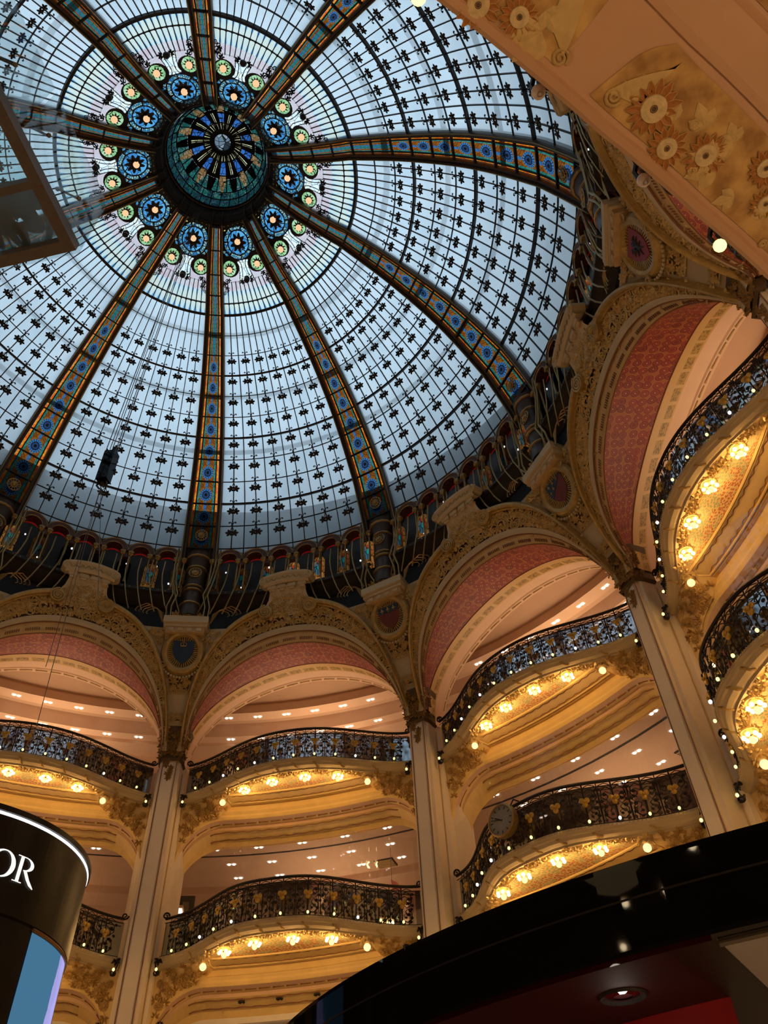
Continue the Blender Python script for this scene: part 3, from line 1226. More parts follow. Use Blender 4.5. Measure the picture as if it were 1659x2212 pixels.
for k in range(10):
    o = 36 * k
    lan_row(0, .20, [(o + 12 * j, o + 12 * j + 12, o + 12 * j, o + 12 * j + 12, 'teal', 'teal_pane') for j in range(3)])
    lan_row(.20, .36, [(o + 9 * j, o + 9 * j + 9, o + 9 * j, o + 9 * j + 9, 'teal' if j % 2 else 'jade', 'teal_pane') for j in range(4)])
    # amber kites pointing outwards, jade triangles between them
    lan_row(.36, .60, [(o - .6, o + .6, o - 7, o + 7, 'amber', 'amber_kite'), (o + .6, o + 15, o + 7, o + 11, 'jade', 'jade_triangle'), (o + 15, o + 21, o + 11, o + 25, 'iron', 'lead_field'), (o + 21, o + 35.4, o + 25, o + 29, 'jade', 'jade_triangle')])
    lan_row(.60, .66, [(o - 5, o + 5, o - 6, o + 6, 'amber', 'amber_kite'), (o + 5, o + 31, o + 6, o + 30, 'iron', 'lead_field')], 1)
    lan_row(.66, .84, [(o - 7, o + 7, o - 6, o + 6, 'cobalt', 'cobalt_key'), (o + 7, o + 15.5, o + 6, o + 15.5, 'iron', 'lead_field'), (o + 15.5, o + 20.5, o + 15.5, o + 20.5, 'straw', 'straw_ray'), (o + 20.5, o + 29, o + 20.5, o + 30, 'iron', 'lead_field')])
    lan_row(.84, 1.0, [(o - 9, o - 3, o - 8, o - 4, 'straw', 'straw_ray'), (o - 3, o + 3, o - 4, o + 4, 'iron', 'lead_field'), (o + 3, o + 9, o + 4, o + 8, 'straw', 'straw_ray'), (o + 9, o + 15.5, o + 8, o + 15.5, 'iron', 'lead_field'), (o + 15.5, o + 20.5, o + 15.5, o + 20.5, 'straw', 'straw_ray'), (o + 20.5, o + 27, o + 20.5, o + 28, 'iron', 'lead_field')])
    for a in (o, o + 12, o + 24):
        part('lantern_bar', MB().tube([lp(s, a, .02) for s in np.linspace(0, .36, 6)], .014, 4), M['iron'], lan)
    for a in (o + 7, o - 7, o + 18):
        part('lantern_bar', MB().tube([lp(s, a, .02) for s in np.linspace(.36, 1, 7)], .016, 4), M['iron'], lan)
    # leaded flowers dotted round the shoulder
    mb = MB()
    fr = FR(lp(.30, o, .04), (-math.sin(o * RAD), math.cos(o * RAD), 0), (0, 0, 1), (-math.cos(o * RAD), -math.sin(o * RAD), 0))
    mb.daisy(fr, .10, 7)
    fr = FR(lp(.50, o + 18, .04), (-math.sin((o + 18) * RAD), math.cos((o + 18) * RAD), 0), (0, 0, 1), (-math.cos((o + 18) * RAD), -math.sin((o + 18) * RAD), 0))
    mb.palm(fr, .13, 5, 300, .25)
    part('lead_flower', mb, M['iron'], lan)
for s in (.20, .36, .64, .84):
    part('lantern_ring', MB().tube([lp(s, a, .02) for a in range(0, 361, 10)], .018, 4, False), M['iron'], lan)
part('oculus_ring', MB().lathe([(.36, 26.46), (.38, 26.40), (.30, 26.36), (.24, 26.40), (.24, 26.5)], 24), M['iron'], lan)
mb = MB()
mb.add([tuple(C(.25, 15 * k, 26.48)) for k in range(24)], [tuple(range(24))])
part('oculus_lens', mb, M['lens'], lan)
part('collar', MB().lathe([(1.40, 25.12), (1.46, 25.02), (1.50, 24.75), (1.62, 24.62), (1.70, 24.52), (1.78, 24.44), (1.72, 24.60), (1.60, 25.0), (1.5, 25.2), (1.40, 25.12)], 60), M['iron'], lan)
for R, z in ((1.44, 25.02), (1.52, 24.76), (1.66, 24.50)):
    part('collar_bead', MB().tube([C(R, a, z) for a in range(0, 361, 8)], .026, 5, False), M['ribiron'], lan)
for k in range(10):
    for da in (-5, 5):
        a = 36 * k + da
        pts = [C(3.3, 36 * k + da * .80, crown_z(3.3) - .16), C(2.6, 36 * k + da * .85, crown_z(2.6) - .18), C(2.0, 36 * k + da * .9, crown_z(2.0) - .18), C(1.68, a, 24.22), C(1.52, a, 24.55), C(1.47, a, 24.95)]
        part('converging_rod', MB().tube(pts, .028, 5), M['ribiron'], lan)
    mb = MB()
    for da in (6, 12, 18, 24, 30):
        mb.palm(FR(C(1.62, 36 * k + da, 24.5), (-math.sin((36 * k + da) * RAD), math.cos((36 * k + da) * RAD), 0), (0, 0, 1), (-math.cos((36 * k + da) * RAD), -math.sin((36 * k + da) * RAD), 0)), .11, 3, 120, .25)
    part('collar_leaves', mb, M['iron'], lan, kind='stuff')

# ------------------------------------------------------------------ arcade gallery at the foot of the dome
ARC = [(18, 'dark stained-glass arcade above the pediment left of the crowned blue shield'),
       (342, 'dark stained-glass arcade above the pediment right of the crowned blue shield'),
       (306, 'dark stained-glass arcade above the pediment right of the three-lily shield'),
       (270, 'dark stained-glass arcade beside the red shield with the dark beast'),
       (234, 'dark stained-glass arcade half hidden by the flower-painted balcony'),
       (54, 'dark stained-glass arcade at the left picture edge')]


def build_arcade():
    th = thing('arcade', 'x', 'arcade', (9.0, 0, 15.4), 0, 'arcades at the foot of the dome')
    xs = [-12.25 + 4.9 * k for k in range(6)]
    R = .365
    hood = MB()
    # hood: half ring with depth, frame u right, v up, w towards the hall
    for (ri, ro, z0, z1) in ((.235, R, -.10, .16),):
        n = 14
        rows = []
        for i in range(n + 1):
            a = math.pi * i / n
            ca, sa = math.cos(a), math.sin(a)
            rows.append([(ri * ca, ri * sa, z0), (ri * ca, ri * sa, z1), (ro * ca, ro * sa, z1), (ro * ca, ro * sa, z0)])
        hood.loft(rows, closed=True)
    hm = hood.mesh('hood', M['brown'])
    ed = MB()
    for rr in (.235, .37):
        ed.tube([(rr * math.cos(math.pi * i / 14), rr * math.sin(math.pi * i / 14), .165) for i in range(15)], .014, 4)
    ed.tube([(.43 * math.cos(math.pi * i / 14), .02 + .43 * math.sin(math.pi * i / 14), .10) for i in range(1, 14)], .014, 4)
    em = ed.mesh('hood_edge', M['brass'])
    fin = MB()
    fin.tube([(0, .40, .1), (0, .46, .12)], .03, 6)
    fin.palm(FR((0, .47, .12)), .15, 5, 200, .2)
    fm = fin.mesh('hood_finial', M['brass'])
    lun = MB()
    lun.loft([[(.225 * math.cos(math.pi * i / 12), .225 * math.sin(math.pi * i / 12), .0) for i in range(2, 11)], [(.20 * math.cos(math.pi * i / 12), .13 * math.sin(math.pi * i / 12) + .04, .0) for i in range(2, 11)]])
    lm = lun.mesh('lunette', M['redwin'])
    win = MB()
    out = [(-.19, -1.25), (.19, -1.25), (.19, -.35)] + [(.19 * math.cos(math.pi * i / 8), -.35 + .19 * math.sin(math.pi * i / 8)) for i in range(1, 8)] + [(-.19, -.35)]
    win.add([(x, y, 0) for x, y in out], [tuple(range(len(out)))], [((x + .19) / .38, (y + 1.25) / 1.1) for x, y in out])
    wm = win.mesh('rose_window', M['rosewin'])
    col = MB()
    col.tube([(0, -1.1, .08), (0, -.10, .08)], .028, 6)
    col.lathe([(.03, 0), (.075, .05), (.085, .09), (.10, .10), (.10, .14)], 8, FR((0, -.14, .08), (1, 0, 0), (0, 0, -1), (0, 1, 0)))
    col.palm(FR((0, -.12, .16)), .10, 5, 200, .25)
    cm = col.mesh('colonnette', M['brass'])
    blk = MB().box(ID, -.11, .11, -.20, .02, -.05, .10).mesh('impost_block', M['brown'])
    zs = 17.62
    for a in xs:
        fr = FR(C(8.78, a, zs), (math.sin(a * RAD), -math.cos(a * RAD), 0), (0, 0, 1), (-math.cos(a * RAD), -math.sin(a * RAD), 0))
        piece('hood', hm, th, fr)
        piece('hood_edge', em, th, fr)
        piece('hood_finial', fm, th, fr)
        piece('lunette', lm, th, fr.at(0, 0, -.12))
    for k in range(7):
        a = -14.7 + 4.9 * k
        fr = FR(C(8.78, a, zs), (math.sin(a * RAD), -math.cos(a * RAD), 0), (0, 0, 1), (-math.cos(a * RAD), -math.sin(a * RAD), 0))
        piece('colonnette', cm, th, fr.at(-.11, 0))
        piece('colonnette', cm, th, fr.at(.11, 0))
        piece('impost_block', blk, th, fr)
        piece('rose_window', wm, th, fr.at(0, -.05, -.02))
    # drum wall behind and stepped ledges below
    part('drum_wall', MB().grid(lambda x, y: C(9.05, -16.5 + 33 * x, 15.2 + 2.9 * y), 12, 1), M['dark'], th)
    part('ledge', MB().loft([[C(r, -15.5 + 31 * i / 14, z) for i in range(15)] for r, z in ((9.0, 16.45), (8.66, 16.42), (8.62, 16.36), (8.62, 16.28), (8.7, 16.24), (9.0, 16.0))]), M['iron'], th)
    mb = MB()
    for k in range(24):
        mb.sphere(C(8.62, -14.5 + 29 * k / 23, 16.32), .022, 5, 4)
    part('ledge_beads', mb, M['brass'], th, kind='stuff')
    # swan-neck brass stems
    for k in range(14):
        a = -14.3 + 28.6 * k / 13
        sg = 1 if a > 0 else -1
        pts = [C(8.66, a, 17.45), C(8.60, a, 16.9), C(8.58, a + sg * .3, 16.55), C(8.56, a + sg * .8, 16.2), C(8.60, a + sg * 1.5, 15.85), C(8.66, a + sg * 2.2, 15.6)]
        part('swan_neck_stem', MB().tube(pts, .020, 5), M['brass'], th)
    glint_me = MB().sphere((0, 0, 0), .028, 6, 5, ID, (1, 1.4, .6)).mesh('daylight_glint', M['daylight_glint'])  # glowing specks stand in for daylight glints in the arcade
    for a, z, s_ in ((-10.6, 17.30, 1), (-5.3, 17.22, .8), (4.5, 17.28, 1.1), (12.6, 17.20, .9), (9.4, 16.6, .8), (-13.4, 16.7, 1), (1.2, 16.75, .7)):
        piece('daylight_glint', glint_me, th, FR(C(8.74, a, z), (0, -1, 0), (0, 0, 1), (-1, 0, 0)), s_)
    return th


arc = build_arcade()
repeat(arc, ARC)

# ------------------------------------------------------------------ outside: roof parapet and catwalk rings seen as soft shadows through the frosted glass
single('roof_parapet', MB().lathe([(10.1, 18.1), (10.25, 21.4), (10.9, 21.4), (11.2, 18.1)], 60), M['dark'], 'slate roof parapet ringing the dome outside', 'roof', kind='structure')
for t_, wd in ((.75, .16), (3.9, .13), (6.6, .12)):
    r_, z_ = dome(t_)
    single('catwalk_ring', MB().lathe([(r_ + .35, z_ + .45), (r_ + .35 + wd, z_ + .42), (r_ + .36 + wd, z_ + .48), (r_ + .36, z_ + .51), (r_ + .35, z_ + .45)], 60), M['cable'], 'outside catwalk ring showing as a soft dark band through the ' + {.75: 'uppermost', 3.9: 'middle', 6.6: 'lower'}[t_] + ' glass rows', 'catwalk', kind='structure')
# ------------------------------------------------------------------ archways
def S(z):
    d = max(0.0, z - 12.52)
    return 10 - .62 * d + .06 * d * d


def s_fr(deg, z, push=0.0):
    """frame on the arch face: u viewer's right, v up the face, w into the hall"""
    d = max(0.0, z - 12.52)
    k = -.62 + .12 * d
    a = deg * RAD
    e = np.array([math.cos(a), math.sin(a), 0])
    v = nrm(e * k + np.array([0, 0, 1]))
    wv = nrm(-e + np.array([0, 0, k]))
    return FR(C(S(z), deg, z) + wv * push, np.cross(v, wv), v, wv)


EXTR, LEAF, DENT, REDO, OPEN = (16.9, 15.65, 2.3), (16.6, 15.06, 2.1), (16.4, 14.90, 2.05), (16.3, 14.62, 1.95), (16.3, 14.72, 1.88)
ZS = 12.3


def ac(cv, phi):
    tm, top, n = cv
    s_, c_ = math.sin(phi), max(0.0, math.cos(phi))
    return tm * math.copysign(abs(s_) ** (2 / n), s_), ZS + (top - ZS) * c_ ** (2 / n)


def af(phi):
    """even spacing along the arch for phi in -1..1"""
    return phi * math.pi / 2


def face_pt(ca, cb, phi, f, push=0.0):
    a, b = ac(ca, phi), ac(cb, phi)
    return s_fr(a[0] + (b[0] - a[0]) * f, a[1] + (b[1] - a[1]) * f, push).o


def ext_theta(z):
    x = (z - ZS) / (EXTR[1] - ZS)
    return EXTR[0] * max(0.0, 1 - x ** EXTR[2]) ** (1 / EXTR[2])


ARCHES = [(18, 'gilded leaf-carved arch at the left edge, left of the crowned blue shield'),
          (342, 'gilded leaf-carved arch between the crowned blue and the three-lily shields'),
          (306, 'gilded leaf-carved arch between the three-lily and the diagonal maroon shields'),
          (270, 'gilded leaf-carved arch right of the diagonal blue and maroon shield'),
          (234, 'gilded arch mostly hidden behind the flower-painted balcony underside')]


def build_arch():
    th = thing('archway', 'x', 'arch', (10.2, 0, 12.3), 0, 'arches under the dome')
    n = 56
    ph = [af(-1 + 2 * i / n) for i in range(n + 1)]
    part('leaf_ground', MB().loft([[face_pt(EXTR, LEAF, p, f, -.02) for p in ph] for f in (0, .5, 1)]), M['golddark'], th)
    # cream band, slightly proud and rounded
    part('cream_band', MB().loft([[face_pt(LEAF, DENT, p, f, q) for p in ph] for f, q in ((0, -.02), (.02, .05), (.5, .06), (.95, .05), (1, .0))]), M['cream'], th)
    part('bead_line', MB().tube([face_pt(LEAF, DENT, p, 1.0, .03) for p in ph], .022, 5), M['wine'], th)
    part('dentil_band', MB().loft([[face_pt(DENT, REDO, p, f, q) for p in ph] for f, q in ((0, 0), (.4, .0), (.75, -.02), (1, -.05))]), M['paletan'], th)
    dm = MB()
    for k in range(150):
        if k % 9 in (7, 8):
            continue
        p = af(-.96 + 1.92 * k / 149)
        a, b = ac(DENT, p), ac(REDO, p)
        dv = nrm(s_fr(b[0], b[1]).o - s_fr(a[0], a[1]).o)
        f = s_fr(a[0] + (b[0] - a[0]) * .62, a[1] + (b[1] - a[1]) * .62, -.005)
        x = nrm(np.cross(dv, f.w))
        dm.box(FR(f.o, x, dv, f.w), -.009, .009, -.035, .035, 0, .02)
    part('dentils', dm, M['wine'], th, kind='stuff')
    # ribbon ties along the dentil band
    for k in range(16):
        p = af(-.93 + 1.86 * k / 15)
        a, b = ac(DENT, p), ac(REDO, p)
        dv = nrm(s_fr(b[0], b[1]).o - s_fr(a[0], a[1]).o)
        f = s_fr(a[0], a[1], .02)
        x = nrm(np.cross(dv, f.w))
        part('ribbon_tie', MB().tube([f.o - x * .10 + dv * .03, f.o - x * .05 - dv * .015, f.o, f.o + x * .05 - dv * .015, f.o + x * .10 + dv * .03], .018, 4), M['tan'], th)
    # red painted soffit: lofted from the face back to the opening
    def open_pt(phi, r):
        t_, z_ = ac(OPEN, phi)
        return C(r, t_, z_)
    rows, uv = [], []
    for j in range(5):
        f = j / 4
        row = []
        L = 0.0
        prev = None
        for p in ph:
            a = face_pt(DENT, REDO, p, 1.0, -.05)
            b = open_pt(p, 10.06)
            q = a * (1 - f) + b * f + np.array([0, 0, .05 * math.sin(math.pi * f)])
            if prev is not None:
                L += np.linalg.norm(q - prev)
            prev = q
            row.append(q)
            uv.append((L, f * .92))
        rows.append(row)
    part('red_soffit', MB().loft(rows, uv=uv), M['redsoffit'], th)
    part('soffit_line', MB().tube([face_pt(DENT, REDO, p, 1.0, -.03) for p in ph], .014, 4), M['wine'], th)
    rows, uv = [], []
    for f in (0, 1):
        L, prev = 0.0, None
        row = []
        for p in ph:
            q = open_pt(p, 10.06 + .36 * f)
            if prev is not None:
                L += np.linalg.norm(q - prev)
            prev = q
            row.append(q)
            uv.append((L, f))
        rows.append(row)
    part('tablet_border', MB().loft(rows, uv=uv), M['tablet'], th)
    part('border_line', MB().tube([open_pt(p, 10.06) for p in ph], .016, 4), M['wine'], th)
    # plaster reveal and its rope moulding
    def rev(p, r, dz):
        t_, z_ = ac(OPEN, p)
        return C(r, t_, z_ + dz)
    part('plaster_reveal', MB().loft([[rev(p, r, dz) for p in ph] for r, dz in ((10.42, 0), (10.45, .03), (10.72, .03), (10.75, 0.0), (10.86, -.02), (10.9, .06), (10.9, 1.0))]), M['pink'], th)
    mb = MB()
    for k in range(22):
        p0, p1 = -.9 + 1.8 * k / 22, -.9 + 1.8 * (k + .8) / 22
        mb.tube([rev(af(p0 + (p1 - p0) * q / 4), 10.80, -.02) for q in range(5)], [.012, .016, .016, .016, .024], 4)
    part('rope_moulding', mb, M['tan'], th)
    # outer gilt moulding ending in volutes
    for sg in (-1, 1):
        pp = [sg * (.13 + .87 * i / 30) for i in range(31)]
        rows = []
        for p in pp:
            a, b = ac(EXTR, af(p)), ac(LEAF, af(p))
            f = s_fr(a[0], a[1])
            dv = nrm(s_fr(b[0], b[1] - .001).o - f.o)
            rows.append([f.o - dv * .10 - f.w * .15, f.o - dv * .11 + f.w * .06, f.o - dv * .07 + f.w * .15, f.o - dv * .01 + f.w * .17, f.o + dv * .04 + f.w * .15, f.o + dv * .06 + f.w * .07, f.o + dv * .085 + f.w * .06, f.o + dv * .09 + f.w * .0])
        part('gilt_moulding', MB().loft(rows), M['gold'], th)
        a = ac(EXTR, af(sg * .125))
        vf = s_fr(a[0], a[1] - .10, .15)
        mb = MB().spiral(vf.rot(90), .185, 2.8, .034, 5, 44, sg)
        mb.lathe([(.19, -.2), (.19, -.01), (.001, .0)], 20, vf)
        part('volute', mb, M['gold'], th)
    # keystone pediment
    mb = MB()
    rows = []
    for z, hw, q in ((15.35, 5.2, -.02), (15.6, 4.5, 0), (15.85, 3.6, .02), (16.05, 3.35, .05), (16.2, 3.5, .12)):
        rows.append([s_fr(-hw + 2 * hw * i / 8, z, q + .05).o for i in range(9)])
    part('pediment_body', MB().loft(rows), M['cream'], th)
    part('pediment_back', MB().loft([[s_fr(-hw + 2 * hw * i / 8, z, -.5).o for i in range(9)] for z, hw in ((15.3, 5.2), (16.45, 3.9))] + [[s_fr(-4.3 + 8.6 * i / 8, 16.45, .2).o for i in range(9)]]), M['cream'], th)
    rows = []
    for z, q in ((16.2, .05), (16.2, .22), (16.24, .26), (16.40, .26), (16.44, .30), (16.50, .30), (16.53, .1), (16.53, -.4)):
        rows.append([s_fr(-4.35 + 8.7 * i / 12, z + .10 * math.cos(math.pi * (i / 12 - .5)) - .05, q).o for i in range(13)])
    part('pediment_cornice', MB().loft(rows), M['cream'], th)
    wave = [s_fr(-3.9 + 7.8 * i / 48, 16.33 + .035 * math.sin(i * .95) + .10 * math.cos(math.pi * ((i / 48) * .9 + .05 - .5)) - .05, .275).o for i in range(49)]
    part('cornice_wave', MB().tube(wave, .014, 4), M['gold'], th)
    for sg in (-1, 1):
        vf = s_fr(sg * 4.35, 16.33, .28)
        part('cornice_volute', MB().spiral(vf, .115, 2.0, .022, 4, 24, sg).lathe([(.12, -.3), (.12, -.01), (.001, 0)], 14, vf), M['cream'], th)
    mod = MB().box(ID, -.11, .11, -.05, .05, 0, .07).box(ID, -.07, .07, -.11, -.05, 0, .04).mesh('modillion', M['cream'])
    for k in range(4):
        a = -2.9 + 5.8 * k / 3
        piece('modillion', mod, th, s_fr(a, 16.16, .13))
    # carved leaves, rosettes and tendrils on the arch and the pediment
    rnd = random.Random(3)
    lf = MB()
    for k in range(104):
        p = af(-.97 + 1.94 * k / 103)
        A_, B_ = s_fr(*ac(EXTR, p)).o, s_fr(*ac(LEAF, p)).o
        wd = np.linalg.norm(A_ - B_)
        rowsn = 1 if wd < .26 else 2
        for q in range(rowsn):
            f = .16 + .80 * (q + .5 + rnd.uniform(-.2, .2)) / rowsn
            a, b = ac(EXTR, p), ac(LEAF, p)
            fr = s_fr(a[0] + (b[0] - a[0]) * f, a[1] + (b[1] - a[1]) * f, .01).rot(rnd.uniform(0, 360))
            L = min(.175, .5 * wd / rowsn + .05) * rnd.uniform(.85, 1.15)
            if rnd.random() < .22:
                lf.spiral(fr.at(0, 0, .03), L * .75, 1.5, .018, 4, 12, rnd.choice((-1, 1)))
            else:
                lf.palm(fr, L, 5, 288, .25, .24)
    for k in range(44):
        z = rnd.uniform(15.35, 16.12)
        hw = float(np.interp(z, [15.3, 15.6, 16.1], [5.0, 4.0, 3.0]))
        fr = s_fr(rnd.uniform(-hw, hw), z, .06).rot(rnd.uniform(0, 360))
        if rnd.random() < .2:
            lf.spiral(fr.at(0, 0, .03), .10, 1.5, .018, 4, 12)
        else:
            lf.palm(fr, .17, 5, 288, .25, .24)
    part('carved_leaves', lf, M['leafgold'], th, kind='stuff')
    ros = MB().daisy(ID, .12, 9).mesh('rosette', M['leafgold'])
    for p, f in ((-.80, .45), (-.62, .4), (-.45, .5), (-.28, .55), (0, .7), (.28, .55), (.45, .5), (.62, .4), (.80, .45)):
        a, b = ac(EXTR, af(p)), ac(LEAF, af(p))
        piece('rosette', ros, th, s_fr(a[0] + (b[0] - a[0]) * f, a[1] + (b[1] - a[1]) * f, .06), .8)
    for a, z in ((-2.2, 15.75), (2.0, 15.7), (0, 15.55)):
        piece('rosette', ros, th, s_fr(a, z, .10))
    # top of the arch back to the drum
    part('arch_top', MB().loft([[face_pt(EXTR, LEAF, p, -.10, -.02) for p in ph], [C(max(9.5, S(ac(EXTR, p)[1]) + .35), ac(EXTR, p)[0], ac(EXTR, p)[1] - .1) for p in ph]]), M['dark'], th)
    return th


repeat(build_arch(), ARCHES)

# ------------------------------------------------------------------ pendentives with shields
def shield_out(s=1.0):
    L = [(-.27, .27), (0, .255), (.27, .27), (.275, .05), (.24, -.10), (.16, -.23), (0, -.35)]
    return [(x * s, y * s) for x, y in L] + [(-x * s, y * s) for x, y in reversed(L[3:6])]


def fleur(mb, fr, s):
    mb.prism([(0, s), (s * .22, s * .45), (0, -s * .5), (-s * .22, s * .45)], 0, .012, fr)
    for sg in (-1, 1):
        mb.tube([fr.p(0, -s * .1, .006), fr.p(sg * s * .3, s * .15, .006), fr.p(sg * s * .52, s * .05, .006), fr.p(sg * s * .45, -s * .2, .006)], s * .10, 4)
    mb.box(fr, -s * .4, s * .4, -s * .2, -s * .08, 0, .016)
    mb.prism([(-s * .18, -s * .7), (s * .18, -s * .7), (0, -s * .2)], 0, .01, fr)


def build_pendentive(theta, label, emblem):
    th = thing('shield_pendentive', label, 'pendentive', (10.0, 0, 12.9), theta, 'shield pendentives between the arches')
    zz = [12.55, 12.8, 13.1, 13.4, 13.7, 14.0, 14.3, 14.6, 14.9, 15.2]
    part('cream_field', MB().loft([[s_fr(-(18 - ext_theta(z)) * x, z, -.05).o for x in (-1, -.5, 0, .5, 1)] for z in zz]), M['cream'], th)
    # sunk leaf panels
    def panel(nm, z0, z1, f0, f1, nl, seed):
        o = [s_fr(-f0, z0, -.03).o, s_fr(f0, z0, -.03).o, s_fr(f1, z1, -.03).o, s_fr(-f1, z1, -.03).o]
        mb = MB()
        mb.add(o, [(0, 1, 2, 3)])
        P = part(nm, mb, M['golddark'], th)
        rn = random.Random(seed)
        lf = MB()
        for k in range(nl):
            z = z0 + (z1 - z0) * rn.uniform(.08, .92)
            h = f0 + (f1 - f0) * (z - z0) / (z1 - z0)
            lf.palm(s_fr(rn.uniform(-.85, .85) * h, z, -.02).rot(rn.uniform(0, 360)), .10, 5, 288, .25, .22)
        part('panel_leaves', lf, M['leafgold'], P, kind='stuff')
        part('panel_frame', MB().tube(o + [o[0]], .016, 4), M['cream'], P)
    panel('leaf_panel', 13.60, 14.02, 1.35, 2.0, 26, 5)
    panel('square_panel', 12.98, 13.16, .78, .84, 9, 6)
    # shield boss
    f = s_fr(0, 14.56, .02)
    part('oval_frame', MB().lathe([(.36, .02), (.40, .10), (.46, .12), (.52, .09), (.56, .02), (.57, -.06)], 32, FR(f.o, f.u, f.v * 1.12, f.w)), M['gold'], th)
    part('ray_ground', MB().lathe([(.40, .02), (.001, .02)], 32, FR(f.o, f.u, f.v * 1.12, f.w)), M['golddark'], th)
    mb = MB()
    for k in range(40):
        fr = f.rot(9 * k)
        mb.box(FR(fr.o, fr.u, fr.v * 1.10, fr.w), -.012, .012, .20, .385, .02, .045)
    part('sun_rays', mb, M['gold'], th)
    sh = f.at(0, .02, 0)
    if emblem == 'crown':
        s_ = part('shield', MB().prism(shield_out(), .03, .07, sh), M['shield_blue'], th)
        mb = MB()
        cf = sh.at(0, .16, .07)
        mb.box(cf, -.07, .07, -.05, -.025, 0, .02)
        for x in (-.05, 0, .05):
            mb.tube([cf.p(x * 1.3, -.03, .01), cf.p(x * 1.6, .03, .01), cf.p(x * .4, .065, .01)], .010, 4)
        mb.sphere(cf.p(0, .085, .01), .018, 6, 4)
        part('gold_crown', mb, M['gold'], s_)
    elif emblem == 'lilies':
        s_ = part('shield', MB().prism(shield_out(), .03, .065, sh), M['shield_red'], th)
        part('blue_chief', MB().prism([(-.272, .10), (.272, .10), (.27, .27), (0, .255), (-.27, .27)], .066, .075, sh), M['shield_blue'], s_)
        for x in (-.165, 0, .165):
            mb = MB()
            fleur(mb, sh.at(x, .17, .075), .085)
            part('gold_lily', mb, M['gold'], s_)
        mb = MB()
        for (x, y, r) in ((0, -.05, .09), (-.07, .0, .05), (.08, .01, .05), (.03, -.16, .05), (-.05, -.14, .04)):
            mb.sphere(sh.p(x, y, .065), r, 8, 5, sh, (1, 1, .12))
        part('dark_beast', mb, M['blackmat'] if False else M['shield_red'], s_)
    elif emblem == 'diagonal':
        s_ = part('shield', MB().prism(shield_out(), .03, .065, sh), M['shield_red'], th)
        part('blue_half', MB().prism([(-.27, .27), (0, .255), (.27, .27), (-.24, -.10), (-.275, .05)], .066, .075, sh), M['shield_blue'], s_)
        for x, y in ((-.18, .19), (-.03, .19), (.12, .21), (-.20, .04), (-.08, .08)):
            mb = MB()
            fleur(mb, sh.at(x, y, .075), .06)
            part('gold_lily', mb, M['gold'], s_)
    else:
        s_ = part('shield', MB().prism(shield_out(), .03, .065, sh), M['crimson'], th)
        mb = MB()
        mb.sphere(sh.p(0, -.02, .067), .09, 8, 5, sh, (.75, 1.2, .14))
        mb.sphere(sh.p(.0, .12, .067), .045, 8, 5, sh, (1, 1, .2))
        for sg in (-1, 1):
            for k, (dx, dy) in enumerate(((.17, .10), (.19, .02), (.15, -.08))):
                mb.tube([sh.p(sg * .04, .02 - .02 * k, .067), sh.p(sg * dx * .6, dy + .02, .067), sh.p(sg * dx, dy, .067)], [.03, .024, .008], 4)
            mb.tube([sh.p(sg * .03, -.10, .067), sh.p(sg * .07, -.20, .067)], [.022, .010], 4)
        part('dark_beast', mb, M['blackmat'], s_)
    # garland of beads and side curls
    mb = MB()
    for k in range(17):
        a = (-150 + 120 * k / 16) * RAD
        mb.sphere(f.p(.60 * math.cos(a), .68 * math.sin(a), .05), .034, 6, 5)
    part('bead_garland', mb, M['cream'], th)
    for sg in (-1, 1):
        part('frame_curl', MB().spiral(f.at(sg * .47, -.36, .12), .09, 1.7, .022, 4, 18, sg).spiral(f.at(sg * .44, .36, .12), .07, 1.7, .02, 4, 18, -sg), M['gold'], th)
    rn = random.Random(8)
    lf = MB()
    for k in range(44):
        x, z = rn.uniform(-.95, .95), rn.uniform(14.62, 15.12)
        if (x / .6) ** 2 + ((z - 14.56) / .6) ** 2 < 1.0:
            continue
        if abs(x / S(z)) > (18 - ext_theta(z)) * RAD * .92:
            continue
        lf.palm(s_fr(-math.degrees(x / S(z)), z, .0).rot(rn.uniform(0, 360)), .14, 5, 288, .25, .22)
    part('corner_leaves', lf, M['leafgold'], th, kind='stuff')
    # block that carries the rib foot
    bf = FR((8.58, 0, 15.10), (0, -1, 0), (0, 0, 1), (-1, 0, 0))
    part('block', MB().box(bf, -.56, .56, .0, .10, -.7, .02).box(bf, -.58, .58, .10, .30, -.75, .08), M['cream'], th)
    part('block_frieze', MB().box(bf, -.50, .50, -.16, 0, -.4, -.03), M['tan'], th)
    for k in range(4):
        x = -.36 + .24 * k
        part('frieze_tile', MB().box(bf, x - .07, x + .07, -.12, -.03, -.03, .0), M['cream'], th)
    lf = MB()
    for k in range(14):
        lf.palm(FR((8.62 + .1 * rn.random(), rn.uniform(-.35, .35), 15.42 + rn.uniform(0, .16)), (0, -1, 0), (0, 0, 1), (-1, 0, 0)).rot(rn.uniform(-90, 90)), .16, 5, 240, .22, .4)
    part('crest_leaves', lf, M['leafgold'], th, kind='stuff')
    return th


build_pendentive(0, 'cream pendentive bearing the dark blue shield with a gold crown', 'crown')
build_pendentive(324, 'cream pendentive bearing the shield with three gold lilies over dark red', 'lilies')
build_pendentive(288, 'cream pendentive bearing the shield split diagonally into blue and maroon', 'diagonal')
build_pendentive(252, 'cream pendentive bearing the crimson shield with a dark beast', 'beast')
build_pendentive(36, 'cream pendentive beyond the left picture edge', 'lilies')

